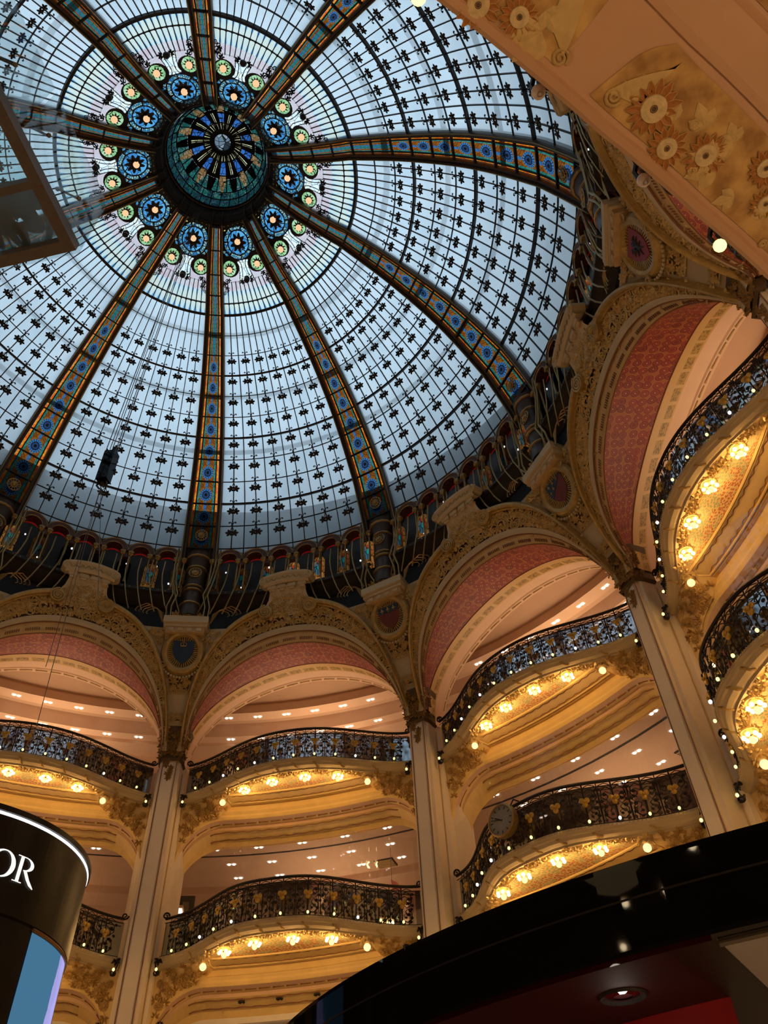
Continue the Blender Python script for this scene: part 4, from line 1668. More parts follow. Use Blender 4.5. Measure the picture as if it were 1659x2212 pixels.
# ------------------------------------------------------------------ piers
def build_pier():
    th = thing('pier', 'x', 'pier', (10.3, 0, 0), 0, 'piers of the gallery')
    out = [(-.19, 9.98), (.19, 9.98), (.19, 10.05), (.25, 10.07), (.27, 10.40), (.36, 10.46), (.40, 10.62), (.52, 10.72), (.56, 11.3), (-.56, 11.3), (-.52, 10.72), (-.40, 10.62), (-.36, 10.46), (-.27, 10.40), (-.25, 10.07), (-.19, 10.05)]
    part('shaft', MB().loft([[np.array([r, y, z]) for y, r in out] for z in (0.0, 6.0, 12.05)], closed=True), M['pier'], th)
    part('front_panel', MB().box(FR((9.98, 0, 0), (0, -1, 0), (0, 0, 1), (-1, 0, 0)), -.13, .13, 4.2, 11.95, 0, .025), M['pier'], th)
    for sg in (-1, 1):
        part('gilt_line', MB().tube([(9.975, sg * .165, 4.0), (9.975, sg * .165, 12.0)], .010, 4), M['wine'], th)
        part('side_line', MB().tube([(10.40, sg * .28, 4.0), (10.40, sg * .28, 11.9)], .018, 4), M['tan'], th)
    # capital
    co_ = [(-1, 0), (1, 0), (1.25, .35), (1.3, 1), (-1.3, 1), (-1.25, .35)]
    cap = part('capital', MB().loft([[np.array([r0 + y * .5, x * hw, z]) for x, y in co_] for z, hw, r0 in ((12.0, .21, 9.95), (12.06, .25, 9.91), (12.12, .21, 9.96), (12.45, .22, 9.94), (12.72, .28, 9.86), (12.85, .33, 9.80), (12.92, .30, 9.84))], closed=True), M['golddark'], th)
    rn = random.Random(4)
    lf = MB()
    for k in range(60):
        z = 12.15 + .68 * (k / 60)
        y = rn.uniform(-.34, .34)
        r = 9.93 - .14 * (z - 12.15) + (.20 if abs(y) > .25 else 0)
        lf.palm(FR((r, y, z), (0, -1, 0), (0, 0, 1), (-1, 0, 0)).rot(rn.uniform(-60, 60)), .12, 5, 240, .25, .3)
    for k in range(12):
        z = 11.55 + .5 * k / 12
        lf.palm(FR((9.95, rn.uniform(-.02 - .1 * k / 12, .02 + .1 * k / 12), z), (0, -1, 0), (0, 0, 1), (-1, 0, 0)).rot(180 + rn.uniform(-40, 40)), .10, 5, 240, .24, .25)
    part('capital_leaves', lf, M['capgilt'], cap, kind='stuff')
    part('capital_bead', MB().tube([(9.88, -.26, 12.86), (9.86, 0, 12.88), (9.88, .26, 12.86)], .03, 6), M['gold'], cap)
    return th


repeat(build_pier(), [(0, 'pale pier with gilded capital under the crowned blue shield'), (324, 'pale pier with gilded capital under the three-lily shield'),
                      (288, 'pale pier with gilded capital under the diagonal blue and maroon shield'), (252, 'pier with gilded capital under the crimson shield at right edge'),
                      (36, 'pale pier beyond the left picture edge')])

# ------------------------------------------------------------------ balconies
def rail3(deg):
    x = deg / 18 * math.pi
    return 9.66 - .665 * math.cos(x) + .08 * math.cos(2 * x)


def rail2(deg):
    x = deg / 18 * math.pi
    return 9.51 - .905 * math.cos(x) + .10 * math.cos(2 * x) + .03 * math.cos(3 * x)


AE = 15.9     # angular end of a balcony against the piers
DOWN = np.array([0, 0, -1.0])


def arc_down(deg):
    """how far the opening head drops towards the piers"""
    x = max(0.0, (abs(deg) - 10.4) / 5.6)
    return -1.25 * (1 - math.sqrt(max(0.0, 1 - x * x)))


FLOWER = MB().daisy(ID, .135, 12)
FLOWER_ME = FLOWER.mesh('relief_flower', M['relief'])
SPRAY_ME = MB().palm(ID, .17, 5, 190, .18, .2).mesh('relief_leaf', M['relief'])
TWIG_ME = MB().palm(ID, .12, 5, 250, .2, .3).palm(ID.at(.09, .02), .10, 4, 200, .2, .3).mesh('gilt_leaf', M['leafgold'])


def build_balcony(lv, rail, zb):
    """lv for grouping; rail plan curve; zb height of the rail foot (soffit about .17 below)"""
    th = thing('balcony', 'x', 'balcony', (9.6, 0, zb), 0, 'balconies of the ' + lv + ' level')
    n = 40
    aa = [-AE + 2 * AE * i / n for i in range(n + 1)]
    zsf = zb - .19
    # moulded front
    prof = [(.25, .02), (-.02, .02), (-.07, .0), (-.08, -.045), (-.05, -.06), (-.035, -.085), (.0, -.10), (.035, -.14), (.10, -.165), (.15, -.17), (.155, -.20), (.175, -.20), (.18, -.17)]
    part('front_moulding', MB().loft([[C(min(rail(a) + d, 10.62), a, zb + h) for a in aa] for d, h in prof]), M['cream'], th)
    dm = MB()
    for k in range(110):
        a = -15.5 + 31 * k / 109
        p = C(rail(a) - .082, a, zb - .022)
        dm.box(FR(p, (math.sin(a * RAD), -math.cos(a * RAD), 0), (0, 0, 1), (-math.cos(a * RAD), -math.sin(a * RAD), 0)), -.010, .010, -.012, .012, 0, .008)
    part('dentils', dm, M['tan'], th, kind='stuff')
    # brackets on the cavetto
    for a in (-11.5, -7.6, -4.4, -1.4, 1.4, 4.4, 7.6, 11.5):
        f = FR(C(rail(a) + .0, a, zb - .10), (math.sin(a * RAD), -math.cos(a * RAD), 0), (0, 0, 1), (-math.cos(a * RAD), -math.sin(a * RAD), 0))
        part('bracket', MB().tube([f.p(-.05, .02, .02), f.p(0, -.02, .0), f.p(.02, -.06, -.06), f.p(.06, -.07, -.12)], .020, 5), M['gold'], th)

    def sp(a, f, dz=0.0):
        r0 = min(rail(a) + .17, 10.55)
        x = min(1.0, max(0.0, (abs(a) - 9.2) / 2.2))
        wgt = x * x * (3 - 2 * x)
        return C(r0 + (10.60 - r0) * f, a, zsf + dz + wgt * f * (-.26 + arc_down(a)))

    def sfr(a, f, push=0.0):
        o = sp(a, f)
        du = nrm(sp(a - .2, f) - sp(a + .2, f))
        dv = nrm(sp(a, max(0, f - .08)) - sp(a, min(1, f + .08)))
        wv = nrm(np.cross(du, dv))
        return FR(o + wv * push, du, np.cross(wv, du), wv)
    part('soffit', MB().loft([[sp(a, f) for a in aa] for f in (0, .2, .4, .6, .8, 1)]), M['goldlit'], th)

    def at_r(a, r, dz=0.0):
        return C(r, a, zsf + dz)
    # painted floral lens between lamp band and panel
    rows, uv = [], []
    for j in range(4):
        row = []
        for i in range(21):
            a = -8.6 + 17.2 * i / 20
            r0 = rail(a) + .40
            r1 = max(r0 + .005, rail2(0) + 1.18 if lv == 'lower' else 9.98)
            row.append(at_r(a, r0 + (r1 - r0) * j / 3, -.006))
            uv.append((a * .17, j / 3))
        rows.append(row)
    RL = rail2(0) + 1.18 if lv == 'lower' else 9.98
    part('floral_panel', MB().loft(rows, uv=uv), M['floral'], th)
    part('lens_moulding', MB().tube([at_r(-8.6 + 17.2 * i / 20, min(RL, rail(-8.6 + 17.2 * i / 20) + .38), -.008) for i in range(21)], .012, 4), M['goldlit'], th)
    # long framed panel with wavy painted lines
    for r, wd in ((RL + .03, .022), (RL + .07, .012), (10.44, .02), (10.50, .014)):
        part('panel_moulding', MB().tube([at_r(-9.4 + 18.8 * i / 24, r, -.012) for i in range(25)], wd, 5), M['goldlit'], th)
    for sg in (-1, 1):
        part('panel_moulding', MB().tube([at_r(sg * 9.4, RL + .05, -.012), at_r(sg * 9.7, (RL + 10.45) / 2, -.012), at_r(sg * 9.4, 10.45, -.012)], .018, 5), M['goldlit'], th)
    for r in (RL + .13, 10.38):
        part('wavy_line', MB().tube([at_r(-9 + 18 * i / 100, r + .016 * math.sin(i * .9), -.004) for i in range(101)], .010, 3), M['wine'], th)
    # stepped head of the opening below, rounded down to the piers
    m2 = [-16.6 + 33.2 * i / 60 for i in range(61)]

    def hd(a, r, z):
        return C(r, a, zb - 11.3 + z + arc_down(a) * (1.0 if z < 11.05 else 0.0))
    part('opening_head', MB().loft([[hd(a, r, z) for a in m2] for r, z in ((10.595, 11.12), (10.60, 10.98), (10.57, 10.96), (10.61, 10.90), (10.62, 10.86), (10.645, 10.82), (10.66, 10.80), (10.86, 10.73))]), M['goldlit'], th)
    part('hook_band', MB().loft([[hd(a, r, z) for a in m2] for r, z in ((10.66, 10.798), (10.88, 10.725), (10.89, 10.66))]), M['pink'], th)
    mb = MB()
    for k in range(20):
        a0 = -15.6 + 31.2 * k / 20
        mb.tube([hd(a0 + 1.25 * q / 4, 10.78, 10.752) for q in range(5)], [.008, .012, .012, .012, .022], 4)
    part('hook_rope', mb, M['wine'], th)
    part('inner_head', MB().loft([[hd(a, r, z) for a in m2] for r, z in ((10.89, 10.66), (11.15, 10.50), (11.20, 10.40), (11.22, 10.36))]), M['goldlit'], th)
    for r, z in ((10.93, 10.628), (11.10, 10.524)):
        part('wavy_line', MB().tube([hd(-12.2 + 24.4 * i / 110, r + .014 * math.sin(i * .8), z - .008) for i in range(111)], .013, 3), M['wine'], th)
    # relief flowers and leaves at both ends
    rn = random.Random(11)
    for sg in (-1, 1):
        for (a, f, s_) in ((10.9, .60, .95), (11.9, .30, .8), (12.1, .78, .95), (13.0, .52, .9), (13.7, .22, .8), (14.0, .74, .85), (14.6, .46, .8), (15.0, .80, .75), (15.25, .28, .65)):
            piece('relief_flower', FLOWER_ME, th, sfr(sg * a, f, .012).rot(rn.uniform(0, 360)), s_)
        for (a, f) in ((10.3, .85), (11.4, .92), (11.3, .12), (12.6, .12), (12.6, .92), (13.4, .85), (14.4, .93), (14.3, .12), (15.5, .55), (11.5, .55), (13.5, .5), (15.3, .92), (12.5, .35), (14.9, .62)):
            piece('relief_leaf', SPRAY_ME, th, sfr(sg * a, f, .006).rot(rn.uniform(0, 360)), rn.uniform(.7, 1.0))
    # gilt leaves between the lamps
    for k in range(31):
        a = -9.3 + 18.6 * k / 30
        if min(abs(abs(a) - 2.42), abs(abs(a) - 6.71)) < .55:
            continue
        p = C(rail(a) + .29 + .03 * math.sin(k * 2.1), a, zsf - .005)
        piece('gilt_leaf', TWIG_ME, th, FR(p, (0, -1, 0), (1, 0, 0), (0, 0, -1)).rot(rn.uniform(0, 360)), 1.0)
    return th


# ------------------------------------------------------------------ railings
def rail_unit():
    """one ironwork bay, .78 m high, about .44 m wide, u right v up w to the hall"""
    mb = MB()
    mb.tube([(0, .02, .0), (0, .26, .03), (0, .50, .02), (0, .76, 0)], .012, 4)
    mb.tube([(-.22, .02, 0), (-.22, .76, 0)], .008, 4)
    for sg in (-1, 1):
        mb.tube([(0, .10, .02), (sg * .10, .07, .03), (sg * .17, .14, .03), (sg * .18, .25, .02), (sg * .11, .33, .02), (sg * .06, .28, .02), (sg * .09, .22, .02)], .010, 4)
        mb.tube([(0, .60, .01), (sg * .09, .66, .02), (sg * .17, .60, .02), (sg * .185, .48, .02), (sg * .12, .42, .02), (sg * .08, .48, .02), (sg * .11, .53, .02)], .010, 4)
        mb.tube([(sg * .02, .70, 0), (sg * .10, .74, 0), (sg * .20, .70, 0)], .008, 4)
        for x, y, r in ((.145, .30, .036), (.19, .40, .032), (.135, .52, .036), (.20, .62, .032), (.17, .16, .034), (.07, .16, .026)):
            mb.sphere((sg * x, y, .03), r, 6, 4, ID, (1, 1, .6))
    mb.lathe([(.055, 0), (.05, .04), (.001, .05)], 8, FR((0, .04, .02)))
    return mb


UNIT_ME = rail_unit().mesh('scroll_panel', M['iron'])
_g = MB()
for a in (0, 120, 240):
    f_ = ID.rot(a)
    _g.sphere(f_.p(0, -.052, .0), .052, 8, 5, ID, (1, 1, .55))
_g.sphere((0, 0, .03), .03, 6, 4)
GOLDF_ME = _g.mesh('gold_flower', plain('flower_gilt', (.66, .38, .06), .32, .4, .3, 20))
BULB_ME = MB().sphere((0, 0, 0), .025, 8, 6, ID, (1, 1.25, 1)).mesh('rail_bulb', M['railbulb'], smooth=True)
CBULB_ME = MB().sphere((0, 0, 0), .027, 8, 6, ID, (1, 1.25, 1)).mesh('rail_bulb_white', M['coldbulb'], smooth=True)


def build_railing(lv, rail, zb, glass_top):
    th = thing('railing', 'x', 'railing', (9.3, 0, zb), 0, 'railings of the ' + lv + ' level')
    n = 44
    E = 15.6
    aa = [-E + 2 * E * i / n for i in range(n + 1)]
    H = .78
    part('handrail', MB().tube([C(rail(a), a, zb + H) for a in aa], .030, 6), M['iron'], th)
    part('bottom_rail', MB().tube([C(rail(a), a, zb + .02) for a in aa], .022, 5), M['iron'], th)
    part('upper_rail', MB().tube([C(rail(a), a, zb + H - .09) for a in aa], .010, 4), M['iron'], th)
    for sg in (-1, 1):
        a = sg * E
        f = FR(C(rail(a), a, zb + H), (math.sin(a * RAD), -math.cos(a * RAD), 0), (0, 0, 1), (-math.cos(a * RAD), -math.sin(a * RAD), 0))
        part('handrail_scroll', MB().spiral(f.at(0, .06), .075, 1.4, .022, 5, 18, sg), M['iron'], th)
        # pendant bracket hanging below the rail end
        mb = MB()
        mb.tube([f.p(0, -H, .05), f.p(sg * -.05, -H - .15, .10), f.p(0, -H - .32, .12), f.p(sg * .05, -H - .36, .12), f.p(sg * .07, -H - .28, .12)], .018, 5)
        mb.palm(f.at(0, -H - .05, .08).rot(180), .14, 5, 200, .2)
        mb.lathe([(.05, .0), (.065, .05), (.03, .09)], 8, f.at(0, -H - .33, .10))
        part('pendant_bracket', mb, M['iron'], th)
        piece('rail_bulb', BULB_ME, th, f.at(0, -H - .27, .19), 1.1)
    # units at equal arc length
    arcs = [0.0]
    fine = [-14.9 + 29.8 * i / 200 for i in range(201)]
    P = [C(rail(a), a, 0) for a in fine]
    for p, q in zip(P, P[1:]):
        arcs.append(arcs[-1] + np.linalg.norm(q - p))
    N = 12
    for k in range(N):
        s_ = arcs[-1] * (k + .5) / N
        a = float(np.interp(s_, arcs, fine))
        p, q = C(rail(a - .2), a - .2, 0), C(rail(a + .2), a + .2, 0)
        tg = nrm(p - q)          # towards smaller angle = viewer's right
        wv = np.cross(tg, (0, 0, 1))
        f = FR(C(rail(a), a, zb), tg, (0, 0, 1), wv)
        sc = arcs[-1] / N / .44
        piece('scroll_panel', UNIT_ME, th, FR(f.o, f.u * sc, f.v, f.w))
        piece('gold_flower', GOLDF_ME, th, f.at(0, .42, .05))
        piece('rail_bulb', CBULB_ME if k in (2, 7, 9) else BULB_ME, th, f.at(0, .045, .11))
    # reflective safety glass close behind
    part('safety_glass', MB().loft([[C(rail(a) + .10, a, z) for a in aa] for z in (zb + .04, zb + H - .05)]), M['railglass'], th)
    part('glass_screen', MB().loft([[C(rail(a) + .16, a, z) for a in aa] for z in (zb + H - .03, zb + glass_top)]), M['clear'], th)
    return th


# ------------------------------------------------------------------ lamps under the balconies
def build_lamp_meshes():
    d = {}
    mb = MB()
    mb.lathe([(.15, .0), (.15, -.015), (.13, -.03), (.10, -.025), (.07, -.05), (.03, -.07)], 14)
    for k in range(8):
        mb.palm(FR((.10 * math.cos(k * .785), .10 * math.sin(k * .785), -.01), (math.cos(k * .785), math.sin(k * .785), 0), (-math.sin(k * .785), math.cos(k * .785), 0), (0, 0, -1)).rot(-90), .09, 3, 120, .25)
    d['rosette'] = mb.mesh('lamp_rosette', M['gold'])
    d['bulb'] = MB().sphere((0, 0, 0), .034, 8, 6).mesh('bulb', M['bulb'], smooth=True)
    d['globe'] = MB().sphere((0, 0, 0), .054, 10, 7).mesh('centre_globe', M['globe'], smooth=True)
    mb = MB()
    for k in range(8):
        f = FR((.05 * math.cos(k * .785), .05 * math.sin(k * .785), .0), (-math.sin(k * .785), math.cos(k * .785), 0), (math.cos(k * .785) * .6, math.sin(k * .785) * .6, -.8), (math.cos(k * .785) * .8, math.sin(k * .785) * .8, .6))
        mb.palm(f, .17, 3, 70, .22)
    mb.lathe([(.17, .03), (.15, -.02), (.10, -.07), (.04, -.10)], 12)
    d['cup'] = mb.mesh('leaf_cup', M['leafgold'])
    d['ball'] = MB().sphere((0, 0, 0), .072, 10, 7).mesh('globe', M['globe'], smooth=True)
    return d


LM = build_lamp_meshes()


def lamp(kind, theta, rail, da, zsf, label, group):
    r = rail(da) + (.345 if kind == 'cluster' else .36)
    p = C(r, theta + da, zsf)
    o = bpy.data.objects.new('lamp_cluster' if kind == 'cluster' else 'globe_lamp', None)
    COL.objects.link(o)
    o.location = tuple(p)
    o.rotation_euler = (0, 0, (theta + da) * RAD)
    BASE[o.name] = np.zeros(3)
    tag(o, label, 'lamp', group)
    if kind == 'cluster':
        piece('rosette', LM['rosette'], o, ID)
        piece('centre_globe', LM['globe'], o, FR((0, 0, -.15)))
        for k in range(6):
            a = (30 + 60 * k) * RAD
            piece('bulb', LM['bulb'], o, FR((.105 * math.cos(a), .105 * math.sin(a), -.10)))
        point_light('cluster_light', (0, 0, -.16), P_CLUSTER, WARM, .09, o)
    else:
        piece('leaf_cup', LM['cup'], o, ID)
        piece('globe', LM['ball'], o, FR((0, 0, -.16)))
        point_light('globe_light', (0, 0, -.18), P_GLOBE, WARM, .07, o)


BAYTXT = {18: 'left of the crowned-shield pier', 342: 'right of the crowned-shield pier', 306: 'between the three-lily and diagonal-shield piers', 270: 'right of the diagonal-shield pier'}
ORD = ['first', 'second', 'third', 'fourth', 'fifth', 'last']
b3 = build_balcony('upper', rail3, 11.30)
repeat(b3, [(a, 'upper cream and gold balcony ' + t_) for a, t_ in BAYTXT.items()])
b2 = build_balcony('lower', rail2, 7.70)
repeat(b2, [(a, 'lower cream and gold balcony ' + t_) for a, t_ in BAYTXT.items()])
r3 = build_railing('upper', rail3, 11.30, .95)
repeat(r3, [(a, 'dark wrought-iron railing with gold flowers on the upper balcony ' + t_) for a, t_ in BAYTXT.items()])
r2 = build_railing('lower', rail2, 7.70, 1.9)
repeat(r2, [(a, 'dark wrought-iron railing with gold flowers on the lower balcony ' + t_) for a, t_ in BAYTXT.items()])
for lv, rail, zsf, offs in (('upper', rail3, 11.11, (10.1, 6.7, 2.4)), ('lower', rail2, 7.51, (9.9, 6.71, 2.43))):
    for a, t_ in BAYTXT.items():
        das = [offs[0], offs[1], offs[2], -offs[2], -offs[1], -offs[0]]
        for i, da in enumerate(das):
            kind = 'globe' if i in (0, 5) else 'cluster'
            lab = ('globe lamp, ' if kind == 'globe' else 'bulb cluster, ') + ORD[i] + ' lamp from left under ' + lv + ' balcony ' + t_
            lamp(kind, a, rail, da, zsf, lab, 'lamps under the ' + lv + ' balconies')
# ------------------------------------------------------------------ shell of the hall and the rooms behind the balconies
def ring(r0, z0, r1, z1, a0=0, a1=360, n=72):
    return MB().lathe([(r0, z0), (r1, z1)], n, ID, a0, a1)


RO = 16.4
single('wall_back', ring(RO, 0, RO, 18.4), M['wall'], 'warm plaster back wall of the shop floors behind the balconies', 'wall', kind='structure')
single('floor', MB().lathe([(.01, 0), (RO, 0)], 72), M['floor'], 'pale stone floor of the ground level', 'floor', kind='structure')
single('ceiling_attic', ring(8.95, 18.15, RO, 18.15), M['dark'], 'dark attic ceiling closing the roof around the dome', 'ceiling', kind='structure')
single('floor_upper', MB().lathe([(10.6, 11.14), (10.6, 11.24), (RO, 11.24)], 90), M['floor'], 'shop floor of the upper gallery', 'floor', kind='structure')
single('floor_first', MB().lathe([(10.3, 5.62), (10.3, 5.75), (RO, 5.75)], 60, ID, 60, 262), M['dimslab'], 'first gallery floor slab on the near side of the hall', 'floor', kind='structure')  # unseen slab added to cut bright reflections in the black canopy
single('floor_lower', MB().lathe([(10.6, 7.54), (10.6, 7.64), (RO, 7.64)], 90), M['floor'], 'shop floor of the lower gallery', 'floor', kind='structure')
single('ceiling_lower', MB().lathe([(11.2, 10.42), (11.2, 10.38), (11.62, 10.38), (11.62, 10.46), (11.68, 10.46), (11.68, 10.38), (13.4, 10.38), (13.4, 10.2), (14.2, 10.2), (14.2, 9.9), (RO, 9.9)], 120), M['pink'], 'salmon ceiling of the lower gallery with a dark slot', 'ceiling', kind='structure')
single('trim_slot', MB().lathe([(11.615, 10.375), (11.685, 10.375)], 120), M['leaded'], 'thin dark slot curving across the lower gallery ceiling', 'trim', kind='structure')
single('ceiling_upper', MB().lathe([(10.88, 15.35), (11.2, 15.12), (11.5, 14.86), (11.66, 14.74), (11.66, 14.66), (11.60, 14.66), (11.60, 14.42), (11.98, 14.42), (12.0, 14.50), (12.12, 14.42), (12.14, 14.02), (12.45, 14.02), (12.45, 13.92), (12.52, 13.92), (12.52, 13.98), (13.2, 13.98), (13.2, 13.7), (RO, 13.7)], 120), M['pink'], 'stepped salmon ceiling of the upper gallery seen through the arches', 'ceiling', kind='structure')
# gallery of the first level below the lower balconies: only its head shows
single('trim_lower_head', MB().lathe([(11.215, 6.78), (11.23, 6.66), (11.28, 6.64), (12.2, 6.64), (12.2, 6.5), (RO, 6.5)], 120, ID, -120, 60), M['white'], 'white ceiling edge below the lower balconies', 'trim', kind='structure')

for a in (18, 342, 306, 270, 234, 54):  # added unseen panels that light the gallery ceilings from below
    area_light('upper_ceiling_fill', C(11.9, a, 12.0), (0, 0, 1), 2.6, 1.6, P_ROOM3, ROOMC)
    area_light('lower_ceiling_fill', C(12.9, a, 8.4), (0, 0, 1), 2.6, 1.6, P_ROOM2, ROOMC)
# lamps of the balconies that stand outside the picture
for a in (54, 90, 126, 162, 198, 234):
    for z in (10.9, 7.3):
        point_light('balcony_lamps', C(9.2, a, z), P_HALL, (1.0, .66, .33), .4)
for a in range(18, 378, 36):
    point_light('first_balcony_lamps', C(8.6 if a != 198 else 7.0, a, 3.7), P_HALL * {126: .3, 162: .12, 198: .75, 234: .6}.get(a, .9), (1.0, .66, .33), .4)

# unseen fill lights added behind the viewer to brighten the near gallery
for r_, a_ in ((10.4, 202), (10.6, 222)):
    point_light('gallery_fill', C(r_, a_, 2.0), 85.0, (1.0, .62, .30), .35)

# twin downlights in the ceilings
dl = MB()
dl.box(ID, -.13, .13, -.05, .05, -.004, .02)
dl_h = dl.mesh('housing', M['white'])
dl_l = MB().lathe([(.036, -.012), (.036, -.02), (.001, -.026)], 10).mesh('lens', M['spot'])


def downlight(r, deg, z, label, group):
    o = bpy.data.objects.new('twin_downlight', None)
    COL.objects.link(o)
    o.location = tuple(C(r, deg, z))
    o.rotation_euler = (0, 0, (deg + 90) * RAD)
    BASE[o.name] = np.zeros(3)
    tag(o, label, 'downlight', group)
    piece('housing', dl_h, o, ID)
    for x in (-.06, .06):
        piece('lens', dl_l, o, FR((x, 0, 0)))


ORD7 = ['seventh', 'sixth', 'fifth', 'fourth', 'third', 'second', 'first']
for a, t_ in BAYTXT.items():
    for k in range(-3, 4):
        downlight(11.80, a + .6 + 4 * k, 14.42, ORD7[k + 3] + ' raised-ring twin downlight from left in the arch ' + t_, 'raised ring downlights ' + t_)
        downlight(12.26, a + .4 + 4 * k, 14.02, ORD7[k + 3] + ' low-ring twin downlight from left in the arch ' + t_, 'low ring downlights ' + t_)
    for k in range(-2, 3):
        downlight(11.27, a + .9 + 5.45 * k, 10.38, ORD7[k + 4] + ' front-row twin downlight from left above lower balcony ' + t_, 'front row downlights ' + t_)
        downlight(12.10, a + .8 + 4.8 * k, 10.38, ORD7[k + 4] + ' middle-row twin downlight from left above lower balcony ' + t_, 'middle row downlights ' + t_)
        downlight(12.90, a + .7 + 4.75 * k, 10.38, ORD7[k + 4] + ' back-row twin downlight from left above lower balcony ' + t_, 'back row downlights ' + t_)

# ceiling vents
for a, nm in ((335.3, 'right of the crowned-shield pier'), (299.0, 'right of the three-lily pier')):
    v = thing('ceiling_vent', 'square slatted vent in the lower gallery ceiling ' + nm, 'vent', (13.05, 0, 10.37), a)
    part('frame', MB().box(FR((13.05, 0, 10.36)), -.24, .24, -.24, .24, 0, .03), M['leaded'], v)
    for k in range(7):
        part('slat', MB().box(FR((13.05, 0, 10.34)), -.21 + .062 * k, -.18 + .062 * k, -.22, .22, 0, .02), M['tan'], v)

# back of the lower gallery: stained windows, lit panel, pink banner, escalator rail
for a, lb in ((357.6, 'narrow stained-glass window glowing behind the railing right of the crowned-shield pier'), (2.9, 'narrow stained-glass window just left of the crowned-shield pier')):
    w_ = thing('stained_window', lb, 'window', (12.6, 0, 9.0), a)
    f = FR((12.6, 0, 9.0), (0, -1, 0), (0, 0, 1), (-1, 0, 0))
    part('frame', MB().box(f, -.22, .22, -.75, .85, -.08, 0), M['blackmat'], w_)
    mb = MB()
    mb.grid(lambda x, y: f.p(-.06 + .16 * x, -.5 + 1.2 * y, .01), 1, 1, lambda x, y: (x * .5, y * 2.4))
    part('glass', mb, M['rosewin'], w_)
o = thing('light_panel', 'flat white ceiling light panel behind the crowned-shield pier', 'light', (12.4, 0, 9.4), 359.3)
part('lens', MB().box(FR((12.4, 0, 9.40)), -.12, .12, -.35, .35, 0, .03), M['panel'], o)
part('housing', MB().box(FR((12.4, 0, 9.435)), -.15, .15, -.38, .38, 0, .06), M['pink'], o)
o = thing('pink_banner', 'pink hanging banner at the end of the lower railing', 'banner', (12.3, 0, 9.3), 332.9)
f = FR((12.3, 0, 9.4), (0, -1, 0), (0, 0, 1), (-1, 0, 0))
part('cloth', MB().prism([(-.16, .22), (.02, .10), (.20, -.42), (.14, -.60), (-.10, -.2)], 0, .012, f), M['flag'], o)
part('cord', MB().tube([f.p(-.14, .2), f.p(-.14, .98)], .006, 4), M['cable'], o)
o = thing('escalator_handrail', 'slanting dark escalator handrail behind the lower railing', 'handrail', (11.2, 0, 8.5), 333.5)
for dz in (0, -.10):
    part('rail', MB().tube([(11.2, .30, 9.02 + dz), (11.2, .28, 9.05 + dz), (11.2, -.40, 8.62 + dz)], .016, 5), M['wine'], o)
part('post', MB().tube([(11.2, .30, 9.02), (11.2, .30, 8.4)], .014, 5), M['wine'], o)

# spotlights and dark grilles under the lower balcony beside the first pier
for a, z in ((-4.6, 6.48), (-8.6, 6.48), (-.6, 6.48)):
    s_ = thing('track_spotlight', {-4.6: 'small black spotlight with lit lens, nearer the crowned-shield pier', -8.6: 'small black spotlight with lit lens, farther from the crowned-shield pier', -.6: 'small black spotlight at the foot of the crowned-shield pier'}[a], 'spotlight', (11.4, 0, z), a)
    f = FR((11.4, 0, z))
    part('stem', MB().tube([f.p(0, 0, .16), f.p(0, 0, .04)], .012, 5), M['blackmat'], s_)
    part('can', MB().tube([f.p(0, .03, .06), f.p(-.06, -.03, -.08)], .04, 8), M['blackmat'], s_)
    part('lens', MB().sphere(f.p(-.065, -.035, -.09), .034, 8, 5), M['spot'], s_)
for a, lb in ((-2.4, 'dark ribbed grille right of the crowned-shield pier'), (2.5, 'dark ribbed grille left of the crowned-shield pier')):
    g_ = thing('ribbed_grille', lb, 'grille', (10.7, 0, 6.3), a)
    f = FR((10.7, 0, 6.0), (0, -1, 0), (0, 0, 1), (-1, 0, 0))
    part('backing', MB().box(f, -.20, .20, -.5, .62, -.1, 0), M['blackmat'], g_)
    for k in range(6):
        part('slat', MB().box(f, -.19 + .066 * k, -.16 + .066 * k, -.5, .6, 0, .03), M['brass'], g_)
for k in range(4):
    a = 348.5 - 4.2 * k
    o = single('recessed_speaker', MB().lathe([(.075, 0), (.07, -.02), (.05, -.01), (.001, .01)], 14, FR(C(10.98, a, 6.985))), M['blackmat'], ORD7[6 - k] + ' round black speaker from left in the gold band under the lower balcony', 'speaker', C(10.98, a, 6.98), 0, 'round speakers under the lower balcony')
    o.location = tuple(C(10.98, a, 6.98))

# clock on the lower railing
ck = thing('wall_clock', 'round pale-faced clock hung on the lower railing right of three-lily pier', 'clock', (rail2(1.7) - .16, 0, 8.22), 307.7)
f = FR((rail2(1.7) - .16, 0, 8.22), (0, -1, 0), (0, 0, 1), (-1, 0, 0))
part('case', MB().lathe([(.28, -.10), (.30, -.04), (.30, .06), (.27, .08), (.26, .05)], 28, f, cap=True), M['brass'], ck)
part('dial', MB().lathe([(.262, .052), (.001, .052)], 28, f), plain('pale_clock_face', (.26, .23, .19), .5), ck)
for k in range(12):
    part('hour_mark', MB().box(f.rot(30 * k), -.008, .008, .19, .24, .054, .058), M['blackmat'], ck)
part('hour_hand', MB().box(f.rot(60), -.010, .010, -.03, .15, .060, .064), M['blackmat'], ck)
part('minute_hand', MB().box(f.rot(75), -.006, .006, -.04, .22, .066, .070), M['blackmat'], ck)
for sg in (-1, 1):
    part('hanger', MB().tube([f.p(sg * .2, .22, -.02), f.p(sg * .24, .34, -.08), f.p(sg * .24, .36, -.3)], .014, 5), M['iron'], ck)

# ------------------------------------------------------------------ near gallery overhead
NZ = 5.6
_ea = [194, 200, 205.4, 208.2, 212.3, 217.0, 221.3, 226, 232]
_er = [8.24, 8.20, 8.184, 8.178, 8.188, 8.253, 8.353, 8.48, 8.68]


def nr(a):
    return float(np.interp(a, _ea, _er))


